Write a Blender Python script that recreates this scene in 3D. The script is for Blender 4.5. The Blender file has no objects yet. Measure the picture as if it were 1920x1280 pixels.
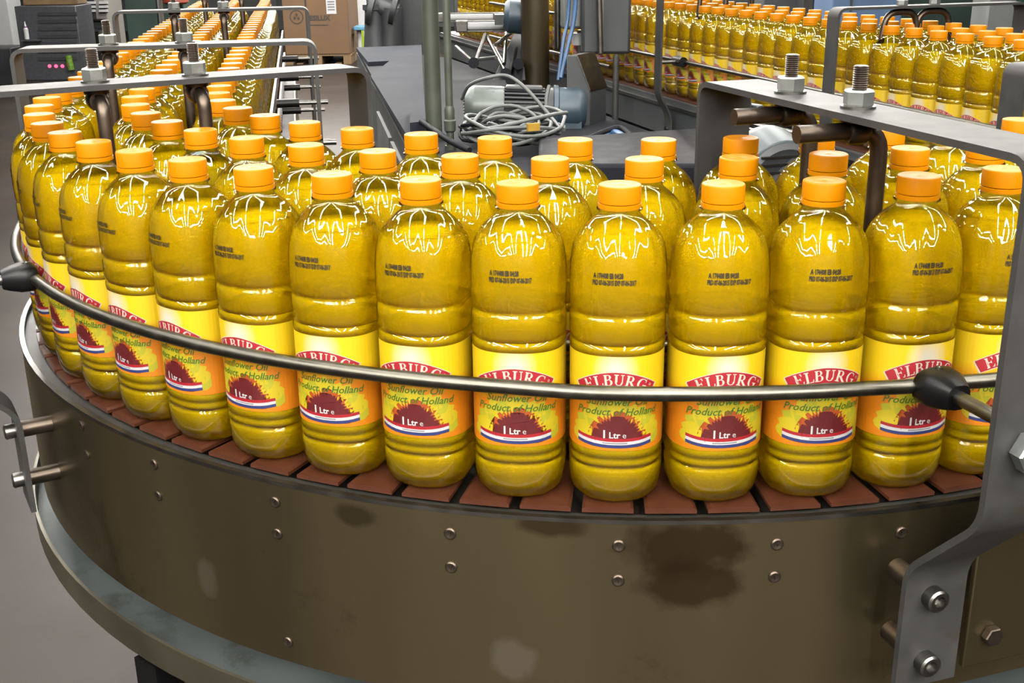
import bpy, bmesh, math, random
from mathutils import Vector, Matrix
R_ = math.radians
rng = random.Random(7)
sc = bpy.context.scene
COL = sc.collection
BZ = 1.0                                   # height of the belt surface above the floor

# ------------------------------------------------------------------ camera
F_PX, PITCH, ROLL, CAM_H = 2151.35, 0.33562, -0.01395, 0.48166
cam_d = bpy.data.cameras.new('camera'); cam = bpy.data.objects.new('camera', cam_d); COL.objects.link(cam)
cam_d.sensor_width = 36.0; cam_d.lens = F_PX / 1920 * 36.0; cam_d.clip_start = 0.02; cam_d.clip_end = 100
FW = Vector((0, math.cos(PITCH), -math.sin(PITCH))); RT = Vector((1, 0, 0)); UP = RT.cross(FW)
CR = math.cos(ROLL)*RT + math.sin(ROLL)*UP; CU = -math.sin(ROLL)*RT + math.cos(ROLL)*UP
CL = Vector((0, 0, BZ + CAM_H))
m = Matrix((( CR.x, CU.x, -FW.x, CL.x), (CR.y, CU.y, -FW.y, CL.y), (CR.z, CU.z, -FW.z, CL.z), (0, 0, 0, 1)))
cam.matrix_world = m
sc.camera = cam

# ------------------------------------------------------------------ world, exposure, render behaviour
w = bpy.data.worlds.new('world'); sc.world = w; w.use_nodes = True
w.node_tree.nodes['Background'].inputs[0].default_value = (0.90, 0.93, 1.0, 1)
w.node_tree.nodes['Background'].inputs[1].default_value = 0.35
sc.view_settings.view_transform = 'Standard'; sc.view_settings.look = 'None'
sc.view_settings.gamma = 1; sc.view_settings.use_curve_mapping = False
sc.view_settings.exposure = 1.0
cy = sc.cycles
cy.max_bounces = 10; cy.transmission_bounces = 8; cy.transparent_max_bounces = 24
cy.glossy_bounces = 5; cy.diffuse_bounces = 3; cy.sample_clamp_indirect = 3.0
cy.caustics_reflective = False; cy.caustics_refractive = True; cy.blur_glossy = 0.0
cy.use_denoising = True; cy.use_adaptive_sampling = True; cy.adaptive_threshold = 0.03

# ------------------------------------------------------------------ helpers
def at(u, v, Y):                            # photograph direction met at distance Y
    d = FW + (u-960)/F_PX*CR - (v-640)/F_PX*CU
    return CL + d*(Y/d.y)
def onz(u, v, z):                           # photograph direction met at height z over the belt
    d = FW + (u-960)/F_PX*CR - (v-640)/F_PX*CU
    return CL + d*((z-CAM_H)/d.z)

class MB:
    def __init__(s): s.v = []; s.f = []; s.mi = []; s.cur = 0
    def add(s, vs, fs):
        o = len(s.v); s.v += [tuple(x) for x in vs]
        for f in fs: s.f.append([i+o for i in f]); s.mi.append(s.cur)
        return s
    def box(s, c, d, rot=None, ax=None):
        c = Vector(c); h = Vector(d)/2
        X, Y, Z = ax if ax else (Vector((1,0,0)), Vector((0,1,0)), Vector((0,0,1)))
        if rot is not None:
            M = Matrix.Rotation(rot, 3, 'Z'); X, Y, Z = M@X, M@Y, M@Z
        vs = [c + X*h.x*i + Y*h.y*j + Z*h.z*k for k in (-1,1) for j in (-1,1) for i in (-1,1)]
        return s.add(vs, [(0,2,3,1),(4,5,7,6),(0,1,5,4),(2,6,7,3),(0,4,6,2),(1,3,7,5)])
    def cyl(s, a, b, r, n=16, r2=None, caps=True):
        a = Vector(a); b = Vector(b); d = (b-a).normalized(); r2 = r if r2 is None else r2
        t = Vector((0,0,1)) if abs(d.z) < .9 else Vector((1,0,0))
        x = d.cross(t).normalized(); y = d.cross(x)
        vs = []
        for p, rr in ((a, r), (b, r2)):
            vs += [p + (x*math.cos(2*math.pi*i/n) + y*math.sin(2*math.pi*i/n))*rr for i in range(n)]
        fs = [(i, (i+1) % n, n+(i+1) % n, n+i) for i in range(n)]
        if caps: fs += [tuple(range(n))[::-1], tuple(range(n, 2*n))]
        return s.add(vs, fs)
    def tube(s, pts, r, n=10, caps=True):
        pts = [Vector(p) for p in pts]; vs = []; fs = []; N = len(pts)
        t0 = (pts[1]-pts[0]).normalized(); up = Vector((0,0,1)) if abs(t0.z) < .9 else Vector((1,0,0))
        x = t0.cross(up).normalized()
        for i, p in enumerate(pts):
            t = (pts[min(i+1,N-1)] - pts[max(i-1,0)]).normalized()
            x = (x - t*x.dot(t)).normalized(); y = t.cross(x)
            vs += [p + (x*math.cos(2*math.pi*k/n) + y*math.sin(2*math.pi*k/n))*r for k in range(n)]
        for i in range(N-1):
            for k in range(n):
                fs.append((i*n+k, i*n+(k+1) % n, (i+1)*n+(k+1) % n, (i+1)*n+k))
        if caps: fs += [tuple(range(n))[::-1], tuple(range((N-1)*n, N*n))]
        return s.add(vs, fs)
    def lathe(s, prof, n=24, o=(0,0,0), ax=(0,0,1), capped=True):
        o = Vector(o); d = Vector(ax).normalized(); t = Vector((0,0,1)) if abs(d.z) < .9 else Vector((1,0,0))
        x = d.cross(t).normalized(); y = d.cross(x); vs = []; fs = []
        for z, r in prof: vs += [o + d*z + (x*math.cos(2*math.pi*k/n) + y*math.sin(2*math.pi*k/n))*r for k in range(n)]
        for i in range(len(prof)-1):
            for k in range(n): fs.append((i*n+k, i*n+(k+1) % n, (i+1)*n+(k+1) % n, (i+1)*n+k))
        if capped: fs += [tuple(range(n))[::-1], tuple(range((len(prof)-1)*n, len(prof)*n))]
        return s.add(vs, fs)
    def prism(s, poly, off):
        n = len(poly); off = Vector(off); a = [Vector(q) for q in poly]
        vs = a + [q+off for q in a]
        return s.add(vs, [tuple(range(n))[::-1], tuple(range(n, 2*n))] + [(i, (i+1) % n, n+(i+1) % n, n+i) for i in range(n)])
    def strap(s, pts, wd, width, th):       # flat bar bent along pts; wd = direction of its width
        pts = [Vector(p) for p in pts]; wd = Vector(wd).normalized(); N = len(pts); vs = []; fs = []
        for i, p in enumerate(pts):
            t1 = (pts[i]-pts[i-1]).normalized() if i else (pts[1]-pts[0]).normalized()
            t2 = (pts[i+1]-pts[i]).normalized() if i < N-1 else t1
            n1 = t1.cross(wd).normalized(); n2 = t2.cross(wd).normalized(); nn = (n1+n2).normalized()
            k = th/2/max(.4, nn.dot(n1))
            vs += [p + wd*width/2*a + nn*k*b for a, b in ((-1,-1),(1,-1),(1,1),(-1,1))]
        for i in range(N-1):
            for k in range(4): fs.append((i*4+k, i*4+(k+1) % 4, i*4+4+(k+1) % 4, i*4+4+k))
        fs += [(3,2,1,0), ((N-1)*4, (N-1)*4+1, (N-1)*4+2, (N-1)*4+3)]
        return s.add(vs, fs)
    def hexn(s, c, ax, r, h):
        c = Vector(c); ax = Vector(ax).normalized()
        return s.lathe([(0, r*.93), (h*.12, r), (h*.88, r), (h, r*.9)], 6, c, ax)
    def mesh(s, name, mats, smooth=None):
        me = bpy.data.meshes.new(name); me.from_pydata(s.v, [], s.f)
        for q in (mats if isinstance(mats, (list, tuple)) else [mats]): me.materials.append(q)
        me.polygons.foreach_set('material_index', s.mi)
        bm = bmesh.new(); bm.from_mesh(me); bmesh.ops.recalc_face_normals(bm, faces=bm.faces); bm.to_mesh(me); bm.free()
        if smooth is not None:
            me.polygons.foreach_set('use_smooth', [True]*len(me.polygons)); me.set_sharp_from_angle(angle=R_(smooth))
        me.update(); return me
    def build(s, name, mats, parent=None, smooth=35, bevel=0):
        o = bpy.data.objects.new(name, s.mesh(name, mats, smooth)); COL.objects.link(o)
        if parent is not None:
            o.parent = parent; o.matrix_parent_inverse = world_of(parent).inverted()
        if bevel:
            b = o.modifiers.new('bevel', 'BEVEL'); b.width = bevel; b.segments = 2; b.limit_method = 'ANGLE'; b.angle_limit = R_(40)
        return o
def world_of(p):
    m_ = Matrix.Translation(p.location)
    return m_ if p.parent is None else world_of(p.parent) @ p.matrix_parent_inverse @ m_
def tag(o, label=None, cat=None, group=None, kind=None):
    if label: o['label'] = label
    if cat: o['category'] = cat
    if group: o['group'] = group
    if kind: o['kind'] = kind
    return o
def thing(name, label, cat, loc=(0,0,0), group=None):
    o = bpy.data.objects.new(name, None); COL.objects.link(o); o.location = loc; o.empty_display_size = .05
    return tag(o, label, cat, group)
def arcpts(pts, rad, n=5):                  # round the inner corners of a polyline
    pts = [Vector(p) for p in pts]; out = [pts[0]]
    for i in range(1, len(pts)-1):
        a, b, c = pts[i-1], pts[i], pts[i+1]; d1 = (a-b).normalized(); d2 = (c-b).normalized()
        k = min(rad, (a-b).length*.49, (c-b).length*.49); p1 = b+d1*k; p2 = b+d2*k
        for j in range(n+1):
            t = j/n; out.append(p1*(1-t)**2 + b*2*t*(1-t) + p2*t*t)
    out.append(pts[-1]); return out

# ------------------------------------------------------------------ materials
def nodes(name):
    mt = bpy.data.materials.new(name); mt.use_nodes = True; nt = mt.node_tree
    return mt, nt, nt.nodes, nt.links, nt.nodes['Principled BSDF']
ALB = .32                                   # scale on all opaque paints and metals, balanced against the strong lamps
def pm(name, col, rough=.5, metal=0., var=.12, scale=12., bump=0., stretch=None, dirt=None, spec=.5, rvar=.1):
    col = [c*ALB for c in col]
    if dirt: dirt = ([c*ALB for c in dirt[0]], *dirt[1:])
    mt, nt, N, L, b = nodes(name)
    tc = N.new('ShaderNodeTexCoord'); mp = N.new('ShaderNodeMapping'); L.new(tc.outputs['Object'], mp.inputs[0])
    if stretch: mp.inputs['Scale'].default_value = stretch
    nz = N.new('ShaderNodeTexNoise'); nz.inputs['Scale'].default_value = scale; nz.inputs['Detail'].default_value = 5
    L.new(mp.outputs[0], nz.inputs['Vector'])
    rp = N.new('ShaderNodeValToRGB'); rp.color_ramp.elements[0].position = .3; rp.color_ramp.elements[1].position = .7
    rp.color_ramp.elements[0].color = (*[c*(1-var) for c in col], 1)
    rp.color_ramp.elements[1].color = (*[min(1, c*(1+var)) for c in col], 1)
    L.new(nz.outputs[0], rp.inputs[0]); out = rp.outputs[0]
    if dirt:
        n2 = N.new('ShaderNodeTexNoise'); n2.inputs['Scale'].default_value = dirt[1]; n2.inputs['Detail'].default_value = 8
        n2.inputs['Roughness'].default_value = .7; L.new(tc.outputs['Object'], n2.inputs['Vector'])
        r2 = N.new('ShaderNodeValToRGB'); r2.color_ramp.elements[0].position = dirt[2]; r2.color_ramp.elements[1].position = dirt[2]+.12
        L.new(n2.outputs[0], r2.inputs[0]); mx = N.new('ShaderNodeMix'); mx.data_type = 'RGBA'
        L.new(r2.outputs[0], mx.inputs[0]); L.new(out, mx.inputs[6]); mx.inputs[7].default_value = (*dirt[0], 1); out = mx.outputs[2]
    L.new(out, b.inputs['Base Color'])
    b.inputs['Metallic'].default_value = metal; b.inputs['Specular IOR Level'].default_value = spec
    mr = N.new('ShaderNodeMapRange'); mr.inputs['To Min'].default_value = max(.02, rough-rvar); mr.inputs['To Max'].default_value = min(1, rough+rvar)
    L.new(nz.outputs[0], mr.inputs[0]); L.new(mr.outputs[0], b.inputs['Roughness'])
    if bump:
        bp = N.new('ShaderNodeBump'); bp.inputs['Strength'].default_value = bump; bp.inputs['Distance'].default_value = .002
        L.new(nz.outputs[0], bp.inputs['Height']); L.new(bp.outputs[0], b.inputs['Normal'])
    return mt
def emit(name, col, s):
    mt, nt, N, L, b = nodes(name); b.inputs['Base Color'].default_value = (*col, 1)
    b.inputs['Emission Color'].default_value = (*col, 1); b.inputs['Emission Strength'].default_value = s; return mt

M = {}
M['floor'] = pm('floor_concrete', (.036,.0255,.019), .4, 0, .25, 1.6, .15, spec=.12, dirt=((.03,.016,.009), .9, .5))
M['wall'] = pm('wall_paint', (.10,.12,.12), .7, 0, .25, 1.2)
M['wall_dark'] = pm('wall_dark_paint', (.07,.05,.035), .7, 0, .2, 1.5)
M['ceiling'] = pm('ceiling_paint', (.09,.09,.09), .8, 0, .1, 1)
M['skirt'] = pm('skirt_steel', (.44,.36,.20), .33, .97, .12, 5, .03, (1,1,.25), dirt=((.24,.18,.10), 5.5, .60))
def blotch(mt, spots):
    """dark stains and paler areas: irregular patches fixed to places on the sheet (world position, half size, colour, hardness)"""
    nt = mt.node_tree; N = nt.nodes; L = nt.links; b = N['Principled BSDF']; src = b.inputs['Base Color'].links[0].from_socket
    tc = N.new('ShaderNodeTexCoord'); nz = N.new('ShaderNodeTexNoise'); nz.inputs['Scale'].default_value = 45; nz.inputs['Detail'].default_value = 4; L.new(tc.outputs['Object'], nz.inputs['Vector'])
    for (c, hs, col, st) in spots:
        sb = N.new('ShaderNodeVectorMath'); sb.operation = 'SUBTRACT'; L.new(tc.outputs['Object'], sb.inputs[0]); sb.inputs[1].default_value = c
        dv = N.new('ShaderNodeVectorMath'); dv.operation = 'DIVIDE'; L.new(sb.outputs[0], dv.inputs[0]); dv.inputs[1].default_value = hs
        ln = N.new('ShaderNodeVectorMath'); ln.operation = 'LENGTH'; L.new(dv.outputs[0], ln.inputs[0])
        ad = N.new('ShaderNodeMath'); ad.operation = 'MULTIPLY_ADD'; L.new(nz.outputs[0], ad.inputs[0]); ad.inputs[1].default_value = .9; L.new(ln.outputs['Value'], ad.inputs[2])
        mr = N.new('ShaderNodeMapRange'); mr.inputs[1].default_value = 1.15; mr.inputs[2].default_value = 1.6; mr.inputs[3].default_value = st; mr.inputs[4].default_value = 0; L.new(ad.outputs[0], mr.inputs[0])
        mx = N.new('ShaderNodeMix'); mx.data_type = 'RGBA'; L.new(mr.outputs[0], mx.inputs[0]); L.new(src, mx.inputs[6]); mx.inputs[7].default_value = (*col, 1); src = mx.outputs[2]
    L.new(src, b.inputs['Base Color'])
M['steel'] = pm('brushed_steel', (.42,.41,.38), .32, 1, .12, 40, .03)
M['strap'] = pm('worn_flat_steel', (.068,.067,.064), .55, .25, .18, 30, .05, spec=.25, dirt=((.06,.05,.033), 25, .60))
M['rail'] = pm('rail_steel', (.24,.225,.185), .34, 1, .12, 60, .03)
M['oldsteel'] = pm('oxidised_rod_steel', (.17,.13,.10), .36, .9, .25, 35, .04)
M['nut'] = pm('zinc_plated_nut', (.62,.65,.62), .35, .85, .12, 50)
M['black'] = pm('black_plastic', (.006,.006,.007), .4, 0, .1, 30, spec=.2)
M['rubber'] = pm('dark_rubber', (.03,.028,.022), .5, 0, .1, 20)
M['slat'] = pm('brown_belt_plastic', (.105,.030,.012), .36, 0, .15, 30)
M['underbelt'] = pm('dark_underbelt', (.03,.022,.016), .6, 0, .2, 10)
M['tray'] = pm('drip_tray_steel', (.17,.20,.20), .5, .3, .3, 8, .03, dirt=((.06,.055,.03), 6, .58))
M['lip'] = pm('tray_lip_steel', (.22,.20,.14), .4, .8, .2, 10)
M['deck'] = pm('stained_deck_steel', (.042,.044,.053), .8, 0, .18, 3, .03, spec=.08, dirt=((.05,.035,.03), 2.6, .58))
M['plate'] = pm('blue_grey_sheet_steel', (.045,.051,.068), .8, 0, .1, 4, spec=.08)
M['greenpipe'] = pm('weathered_green_pipe', (.13,.15,.11), .5, .3, .22, 9, .05)
M['rustcol'] = pm('rust_stained_column', (.11,.08,.04), .38, .5, .35, 7, .03, (1,1,.15))
M['motor_silver'] = pm('worn_motor_cowl', (.22,.25,.235), .38, .4, .18, 8, 0, None, ((.06,.08,.13), 14, .56))
M['motor_dark'] = pm('dark_motor_fins', (.045,.05,.055), .5, .3, .3, 14)
M['motor_blue'] = pm('blue_grey_gearbox', (.065,.11,.155), .45, .2, .25, 10, .04)
M['motor_lb'] = pm('pale_blue_motor', (.075,.105,.12), .45, .2, .12, 8)
M['grey'] = pm('grey_enclosure', (.22,.235,.225), .5, .15, .12, 6)
M['darkgrey'] = pm('dark_grey_sheet', (.05,.055,.06), .5, .2, .2, 6)
M['panel'] = pm('stained_grey_panel', (.085,.095,.10), .5, .3, .2, 4)
M['cable'] = pm('grey_cable', (.17,.185,.18), .5, 0, .15, 20)
M['cable_dark'] = pm('dark_cable', (.014,.015,.022), .6, 0, .15, 20, spec=.1)
M['cable_blue'] = pm('blue_cable', (.05,.16,.38), .45, 0, .15, 20)
M['cardboard'] = pm('cardboard', (.22,.115,.045), .85, 0, .12, 5)
M['ink'] = pm('brown_black_ink', (.05,.035,.025), .8, 0, .1, 30)
M['paper'] = pm('white_paper', (.80,.80,.82), .8, 0, .05, 20)
M['inkgrey'] = pm('grey_print', (.25,.25,.28), .8, 0, .1, 30)
M['wood'] = pm('pallet_wood', (.30,.18,.075), .8, 0, .25, 9)
M['beige'] = pm('beige_cabinet', (.36,.34,.31), .5, 0, .06, 3)
M['white'] = pm('white_plastic', (.78,.79,.80), .5, 0, .05, 6)
M['printer'] = pm('dark_printer_case', (.075,.08,.095), .5, .1, .25, 30)
M['red_led'] = emit('red_indicator', (.9,.03,.10), 1.6)
M['green_lcd'] = pm('green_liquid', (.22,.42,.05), .3, 0, .35, 40)
M['purple'] = pm('purple_band', (.30,.02,.28), .4, 0, .05, 10)
M['green'] = pm('dark_green_machine', (.012,.055,.04), .5, 0, .35, 3)
M['blue'] = pm('blue_machine_panel', (.085,.17,.33), .55, 0, .15, 3)
M['red'] = pm('red_plastic_drum', (.36,.055,.02), .5, 0, .2, 5)
M['lime'] = pm('lime_plastic', (.55,.75,.02), .5, 0, .1, 5)
M['skyblue'] = pm('bright_blue_plastic', (.12,.42,.65), .5, 0, .1, 5)
M['yellowtag'] = pm('yellow_tag', (.62,.36,.02), .5, 0, .2, 60)
M['cap'] = pm('orange_cap_plastic', (.80,.275,.0), .42, 0, .03, 60, spec=.08)
# clear PET: thin wall, mirror-like gloss over full transparency
mt, nt, N, L, b = nodes('clear_pet'); N.remove(b)
tr = N.new('ShaderNodeBsdfTransparent'); tr.inputs[0].default_value = (.975,.965,.95,1)
gl = N.new('ShaderNodeBsdfGlossy'); gl.inputs['Roughness'].default_value = .02
fr = N.new('ShaderNodeFresnel'); fr.inputs['IOR'].default_value = 1.6
mx = N.new('ShaderNodeMixShader'); L.new(fr.outputs[0], mx.inputs[0]); L.new(tr.outputs[0], mx.inputs[1]); L.new(gl.outputs[0], mx.inputs[2])
L.new(mx.outputs[0], nt.nodes['Material Output'].inputs[0]); M['pet'] = mt
# sunflower oil: clear yellow, a little cloudy so that light spreads inside it
mt, nt, N, L, b = nodes('sunflower_oil')
rf = N.new('ShaderNodeBsdfRefraction'); rf.inputs['IOR'].default_value = 1.28; rf.inputs['Roughness'].default_value = .02; rf.inputs[0].default_value = (1.0,.915,.26,1)
N.remove(b)
tl = N.new('ShaderNodeBsdfTranslucent'); tl.inputs[0].default_value = (1.0,.71,.005,1)
df = N.new('ShaderNodeBsdfDiffuse'); df.inputs[0].default_value = (1.0,.70,.003,1)
ct = N.new('ShaderNodeBsdfTransparent'); ct.inputs[0].default_value = (1.0,.935,.32,1)
m0 = N.new('ShaderNodeMixShader'); m0.inputs[0].default_value = .52; L.new(rf.outputs[0], m0.inputs[1]); L.new(ct.outputs[0], m0.inputs[2])
m1 = N.new('ShaderNodeMixShader'); m1.inputs[0].default_value = .80; L.new(tl.outputs[0], m1.inputs[1]); L.new(df.outputs[0], m1.inputs[2])
m2 = N.new('ShaderNodeMixShader'); m2.inputs[0].default_value = .25; L.new(m0.outputs[0], m2.inputs[1]); L.new(m1.outputs[0], m2.inputs[2])
L.new(m2.outputs[0], nt.nodes['Material Output'].inputs[0]); M['oil'] = mt
# label paper: yellow above, orange below, pale glow printed over the banner
mt, nt, N, L, b = nodes('label_print')
tc = N.new('ShaderNodeTexCoord'); sx = N.new('ShaderNodeSeparateXYZ'); L.new(tc.outputs['Object'], sx.inputs[0])
mr = N.new('ShaderNodeMapRange'); mr.inputs[1].default_value = .098; mr.inputs[2].default_value = .116; L.new(sx.outputs[2], mr.inputs[0])
ca = N.new('ShaderNodeMix'); ca.data_type = 'RGBA'; ca.inputs[6].default_value = (.27,.082,.0015,1); ca.inputs[7].default_value = (.305,.205,.002,1); L.new(mr.outputs[0], ca.inputs[0])
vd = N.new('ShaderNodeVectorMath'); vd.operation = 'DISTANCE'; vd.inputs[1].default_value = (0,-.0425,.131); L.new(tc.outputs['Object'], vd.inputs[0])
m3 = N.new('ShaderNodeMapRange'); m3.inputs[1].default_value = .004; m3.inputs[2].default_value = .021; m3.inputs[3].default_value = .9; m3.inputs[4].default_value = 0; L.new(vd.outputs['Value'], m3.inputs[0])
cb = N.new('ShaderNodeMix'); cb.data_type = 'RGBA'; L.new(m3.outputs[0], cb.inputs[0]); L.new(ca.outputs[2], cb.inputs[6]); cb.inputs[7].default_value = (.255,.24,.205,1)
L.new(cb.outputs[2], b.inputs['Base Color']); b.inputs['Roughness'].default_value = .4; M['label'] = mt
def flat(n, c, r=.45): return pm(n, [q*.85 for q in c], r, 0, .06, 80)
M['l_red'] = flat('print_red', (.52,.012,.025)); M['l_cream'] = flat('print_cream', (.85,.76,.62)); M['l_petal'] = flat('print_petal', (.82,.64,.012)); M['l_petal2'] = flat('print_petal_green', (.62,.58,.02))
M['l_spike'] = flat('print_orange_red', (.60,.10,.006)); M['l_dark'] = flat('print_dark_red', (.16,.006,.008)); M['l_white'] = flat('print_white', (.82,.80,.80))
M['l_blue'] = flat('print_blue', (.03,.045,.20)); M['l_green'] = flat('print_green', (.06,.20,.015)); M['l_black'] = flat('print_black', (.02,.018,.01))
LABM = [M[k] for k in ('label','l_red','l_cream','l_petal','l_spike','l_dark','l_white','l_blue','l_green','l_black','l_petal2','inkgrey')]

# ------------------------------------------------------------------ room
tag(MB().box((1.5, 8, -.05), (26, 34, .1)).build('floor', M['floor'], smooth=None), kind='structure')
tag(MB().box((1.5, 22.1, 2.2), (26, .2, 4.4)).build('wall_back', M['wall'], smooth=None), kind='structure')
tag(MB().box((-9.1, 8, 2.2), (.2, 28, 4.4)).build('wall_left', M['wall'], smooth=None), kind='structure')
tag(MB().box((12.1, 8, 2.2), (.2, 28, 4.4)).build('wall_right', M['wall'], smooth=None), kind='structure')
tag(MB().box((1.5, -6.1, 2.2), (26, .2, 4.4)).build('wall_front', M['wall_dark'], smooth=None), kind='structure')
tag(MB().box((1.5, 8, 4.45), (26, 34, .1)).build('ceiling', M['ceiling'], smooth=None), kind='structure')

# hanging lamps: housing, two bare tubes and the light they give
LAMP_Z = 3.35
TUBE = emit('fluorescent_tube', (1, .97, .92), 20)
LL = 1.25
def local(mb, name, mat): return mb.mesh(name, mat, 40)
HOUS = local(MB().prism([(-.11,-LL/2,.10),(-.07,-LL/2,.03),(.07,-LL/2,.03),(.11,-LL/2,.10)], (0,LL,0)), 'housing', M['white'])
TUBM = local(MB().cyl((0,-LL*.48,0), (0,LL*.48,0), .014, 10), 'tube', TUBE)
RODM = local(MB().cyl((0,0,0), (0,0,4.4-LAMP_Z-.1), .006, 8), 'hanger', M['steel'])
def ceiling_lamp(x, y, power, lab):
    t = thing('fluorescent_lamp', lab, 'ceiling lamp', (x, y, LAMP_Z), 'fluorescent lamps hanging from the ceiling')
    for nm, me, lo_ in (('housing', HOUS, (0,0,0)), ('tube', TUBM, (-.045,0,0)), ('tube', TUBM, (.045,0,0)), ('hanger', RODM, (0,-.4,.1)), ('hanger', RODM, (0,.4,.1))):
        o = bpy.data.objects.new(nm, me); COL.objects.link(o); o.parent = t; o.location = lo_
    ld = bpy.data.lights.new('fluorescent_light', 'AREA'); ld.shape = 'RECTANGLE'; ld.size = .13; ld.size_y = LL; ld.energy = power; ld.color = (1.0, .965, .90)
    lo = bpy.data.objects.new('fluorescent_light', ld); COL.objects.link(lo); lo.parent = t; lo.location = (0, 0, -.02)
LAMP_W = 31
ROWS = ((-5.2, 2.6), (-3.6, 2.6), (-2.0, 2.2), (-.4, 1.0), (1.2, .42), (2.8, .42), (4.4, .5), (6.5, 1.5), (9.5, 2.6), (13, 3), (17, 3))
for y, wt in ROWS:
    for x in (-3.9, -2.5, -1.1, .3, 1.7, 3.1):
        ceiling_lamp(x, y, LAMP_W*wt, 'white twin-tube fluorescent lamp hanging from the ceiling')

# ------------------------------------------------------------------ lanes of the curved conveyor
CX, CY = .16223, 1.78516
R1, R2, R3 = .82112, .7013, .59075
TH_L, TH_R = -(math.pi/2 - .1724), R_(18)    # where the curve meets the two straights
DL = Vector((math.sin(-.1724), math.cos(-.1724), 0))      # direction of the straight run, away from the camera
DRt = Vector((math.cos(TH_R), math.sin(TH_R), 0))
def circ(R, th, z=0.): return Vector((CX + R*math.sin(th), CY - R*math.cos(th), BZ + z))
def lane(R, s, z=0.):
    """point and facing angle on a lane; s = arc length measured at radius R from th=0, positive to the right"""
    th = s/R
    if th < TH_L: p = circ(R, TH_L, z) + DL*(R*(TH_L-th)); return p, TH_L
    if th > TH_R: p = circ(R, TH_R, z) + DRt*(R*(th-TH_R)); return p, TH_R
    return circ(R, th, z), th
def lanepts(R, s0, s1, step, z):
    n = max(2, int((s1-s0)/step)); return [lane(R, s0+(s1-s0)*i/n, z)[0] for i in range(n+1)]
def run(R, Ls=3.3, Rs=.95): return R*TH_L - Ls, R*TH_R + Rs    # arc range from the far end to the right end

# ------------------------------------------------------------------ bottle meshes
PROF = [(0,.026,2.2),(.0008,.032,2.25),(.003,.0365,2.3),(.008,.0400,2.4),(.016,.0420,2.45),(.026,.0428,2.45),(.033,.0430,2.45),(.0352,.0424,2.45),(.0370,.0414,2.45),(.0388,.0424,2.45),(.041,.0430,2.45),(.044,.0427,2.45),(.0458,.0420,2.45),(.0476,.0427,2.45),(.051,.0430,2.45),(.0535,.0427,2.45),(.055,.0421,2.45),
        (.075,.0421,2.45),(.1,.0421,2.45),(.125,.0421,2.45),(.1435,.0421,2.45),(.1450,.0427,2.45),(.1478,.0430,2.45),(.1500,.0424,2.45),(.1520,.0412,2.45),(.1540,.0424,2.45),(.157,.0430,2.45),(.167,.0430,2.45),(.1740,.0428,2.45),(.1762,.0419,2.45),(.1782,.0408,2.45),(.1802,.0419,2.45),(.183,.0429,2.45),
        (.195,.0430,2.4),(.206,.0430,2.35),(.214,.0428,2.3),(.221,.0422,2.25),(.228,.0410,2.2),(.234,.0394,2.12),(.2395,.0371,2.07),(.2445,.0341,2.03),(.249,.0304,2.0),(.253,.0262,2),(.2562,.0222,2),(.2588,.0192,2),(.261,.0177,2),(.2635,.0172,2)]
PROF = [(z, r*(.99 if z < .25 else 1), n) for z, r, n in PROF]
def rad(z):
    for (a, ra, na), (b_, rb, nb) in zip(PROF, PROF[1:]):
        if a <= z <= b_:
            t = (z-a)/(b_-a); return ra+(rb-ra)*t, na+(nb-na)*t
    return PROF[-1][1:]
def sect(r, n, phi):
    c, s = abs(math.cos(phi)), abs(math.sin(phi)); return r/((c**n + s**n)**(1/n))
def flute(z, phi):
    if .222 < z < .2575:
        t = (z-.222)/(.0355); return 1 + .017*math.sin(math.pi*t)*math.cos(16*phi)
    if z < .03: return 1 - .018*max(0, 1-z/.03)*(.5+.5*math.cos(10*phi))
    return 1
NB = 72
def bottle_surface(prof, inset=0., close_top=False, push=0.):
    mb = MB(); vs = []; fs = []
    for z, r, n in prof:
        for k in range(NB):
            ph = 2*math.pi*k/NB; q = sect(r-inset, n, ph)*flute(z, ph); vs.append((q*math.cos(ph), q*math.sin(ph), z+push))
    for i in range(len(prof)-1):
        for k in range(NB): fs.append((i*NB+k, i*NB+(k+1) % NB, (i+1)*NB+(k+1) % NB, (i+1)*NB+k))
    c = len(vs); vs.append((0,0,prof[0][0]+.004+push)); fs += [(c, (k+1) % NB, k) for k in range(NB)]
    if close_top:
        c = len(vs); vs.append((0,0,prof[-1][0]+push)); o = (len(prof)-1)*NB; fs += [(c, o+k, o+(k+1) % NB) for k in range(NB)]
    return mb.add(vs, fs)
body_mb = bottle_surface(PROF)
body_mb.lathe([(.2632,.0172),(.2640,.0198),(.2652,.0198),(.2660,.0172),(.2690,.0168)], 36, capped=False)
BODY = body_mb.mesh('bottle_body', M['pet'], 60)
def oil_mesh(top):
    pr = [q for q in PROF if q[0] < top-.001]; r, n = rad(top); pr = pr + [(top, r, n)]
    return bottle_surface(pr, .0009, True, .0006).mesh('oil', M['oil'], 50)
OILS = [oil_mesh(.2435), oil_mesh(.2385), oil_mesh(.2475)]
CAP = MB().lathe([(.2700,.0179),(.2703,.0184),(.2838,.0184),(.2848,.0180),(.2852,.0172),(.2852,.0150),(.2849,.0140),(.2849,.003),(.2853,.002)], 40).mesh('cap', M['cap'], 30)
RING = MB().lathe([(.2652,.0181),(.2654,.0187),(.2692,.0187),(.2695,.0179)], 40).mesh('tamper_ring', M['cap'], 30)
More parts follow.
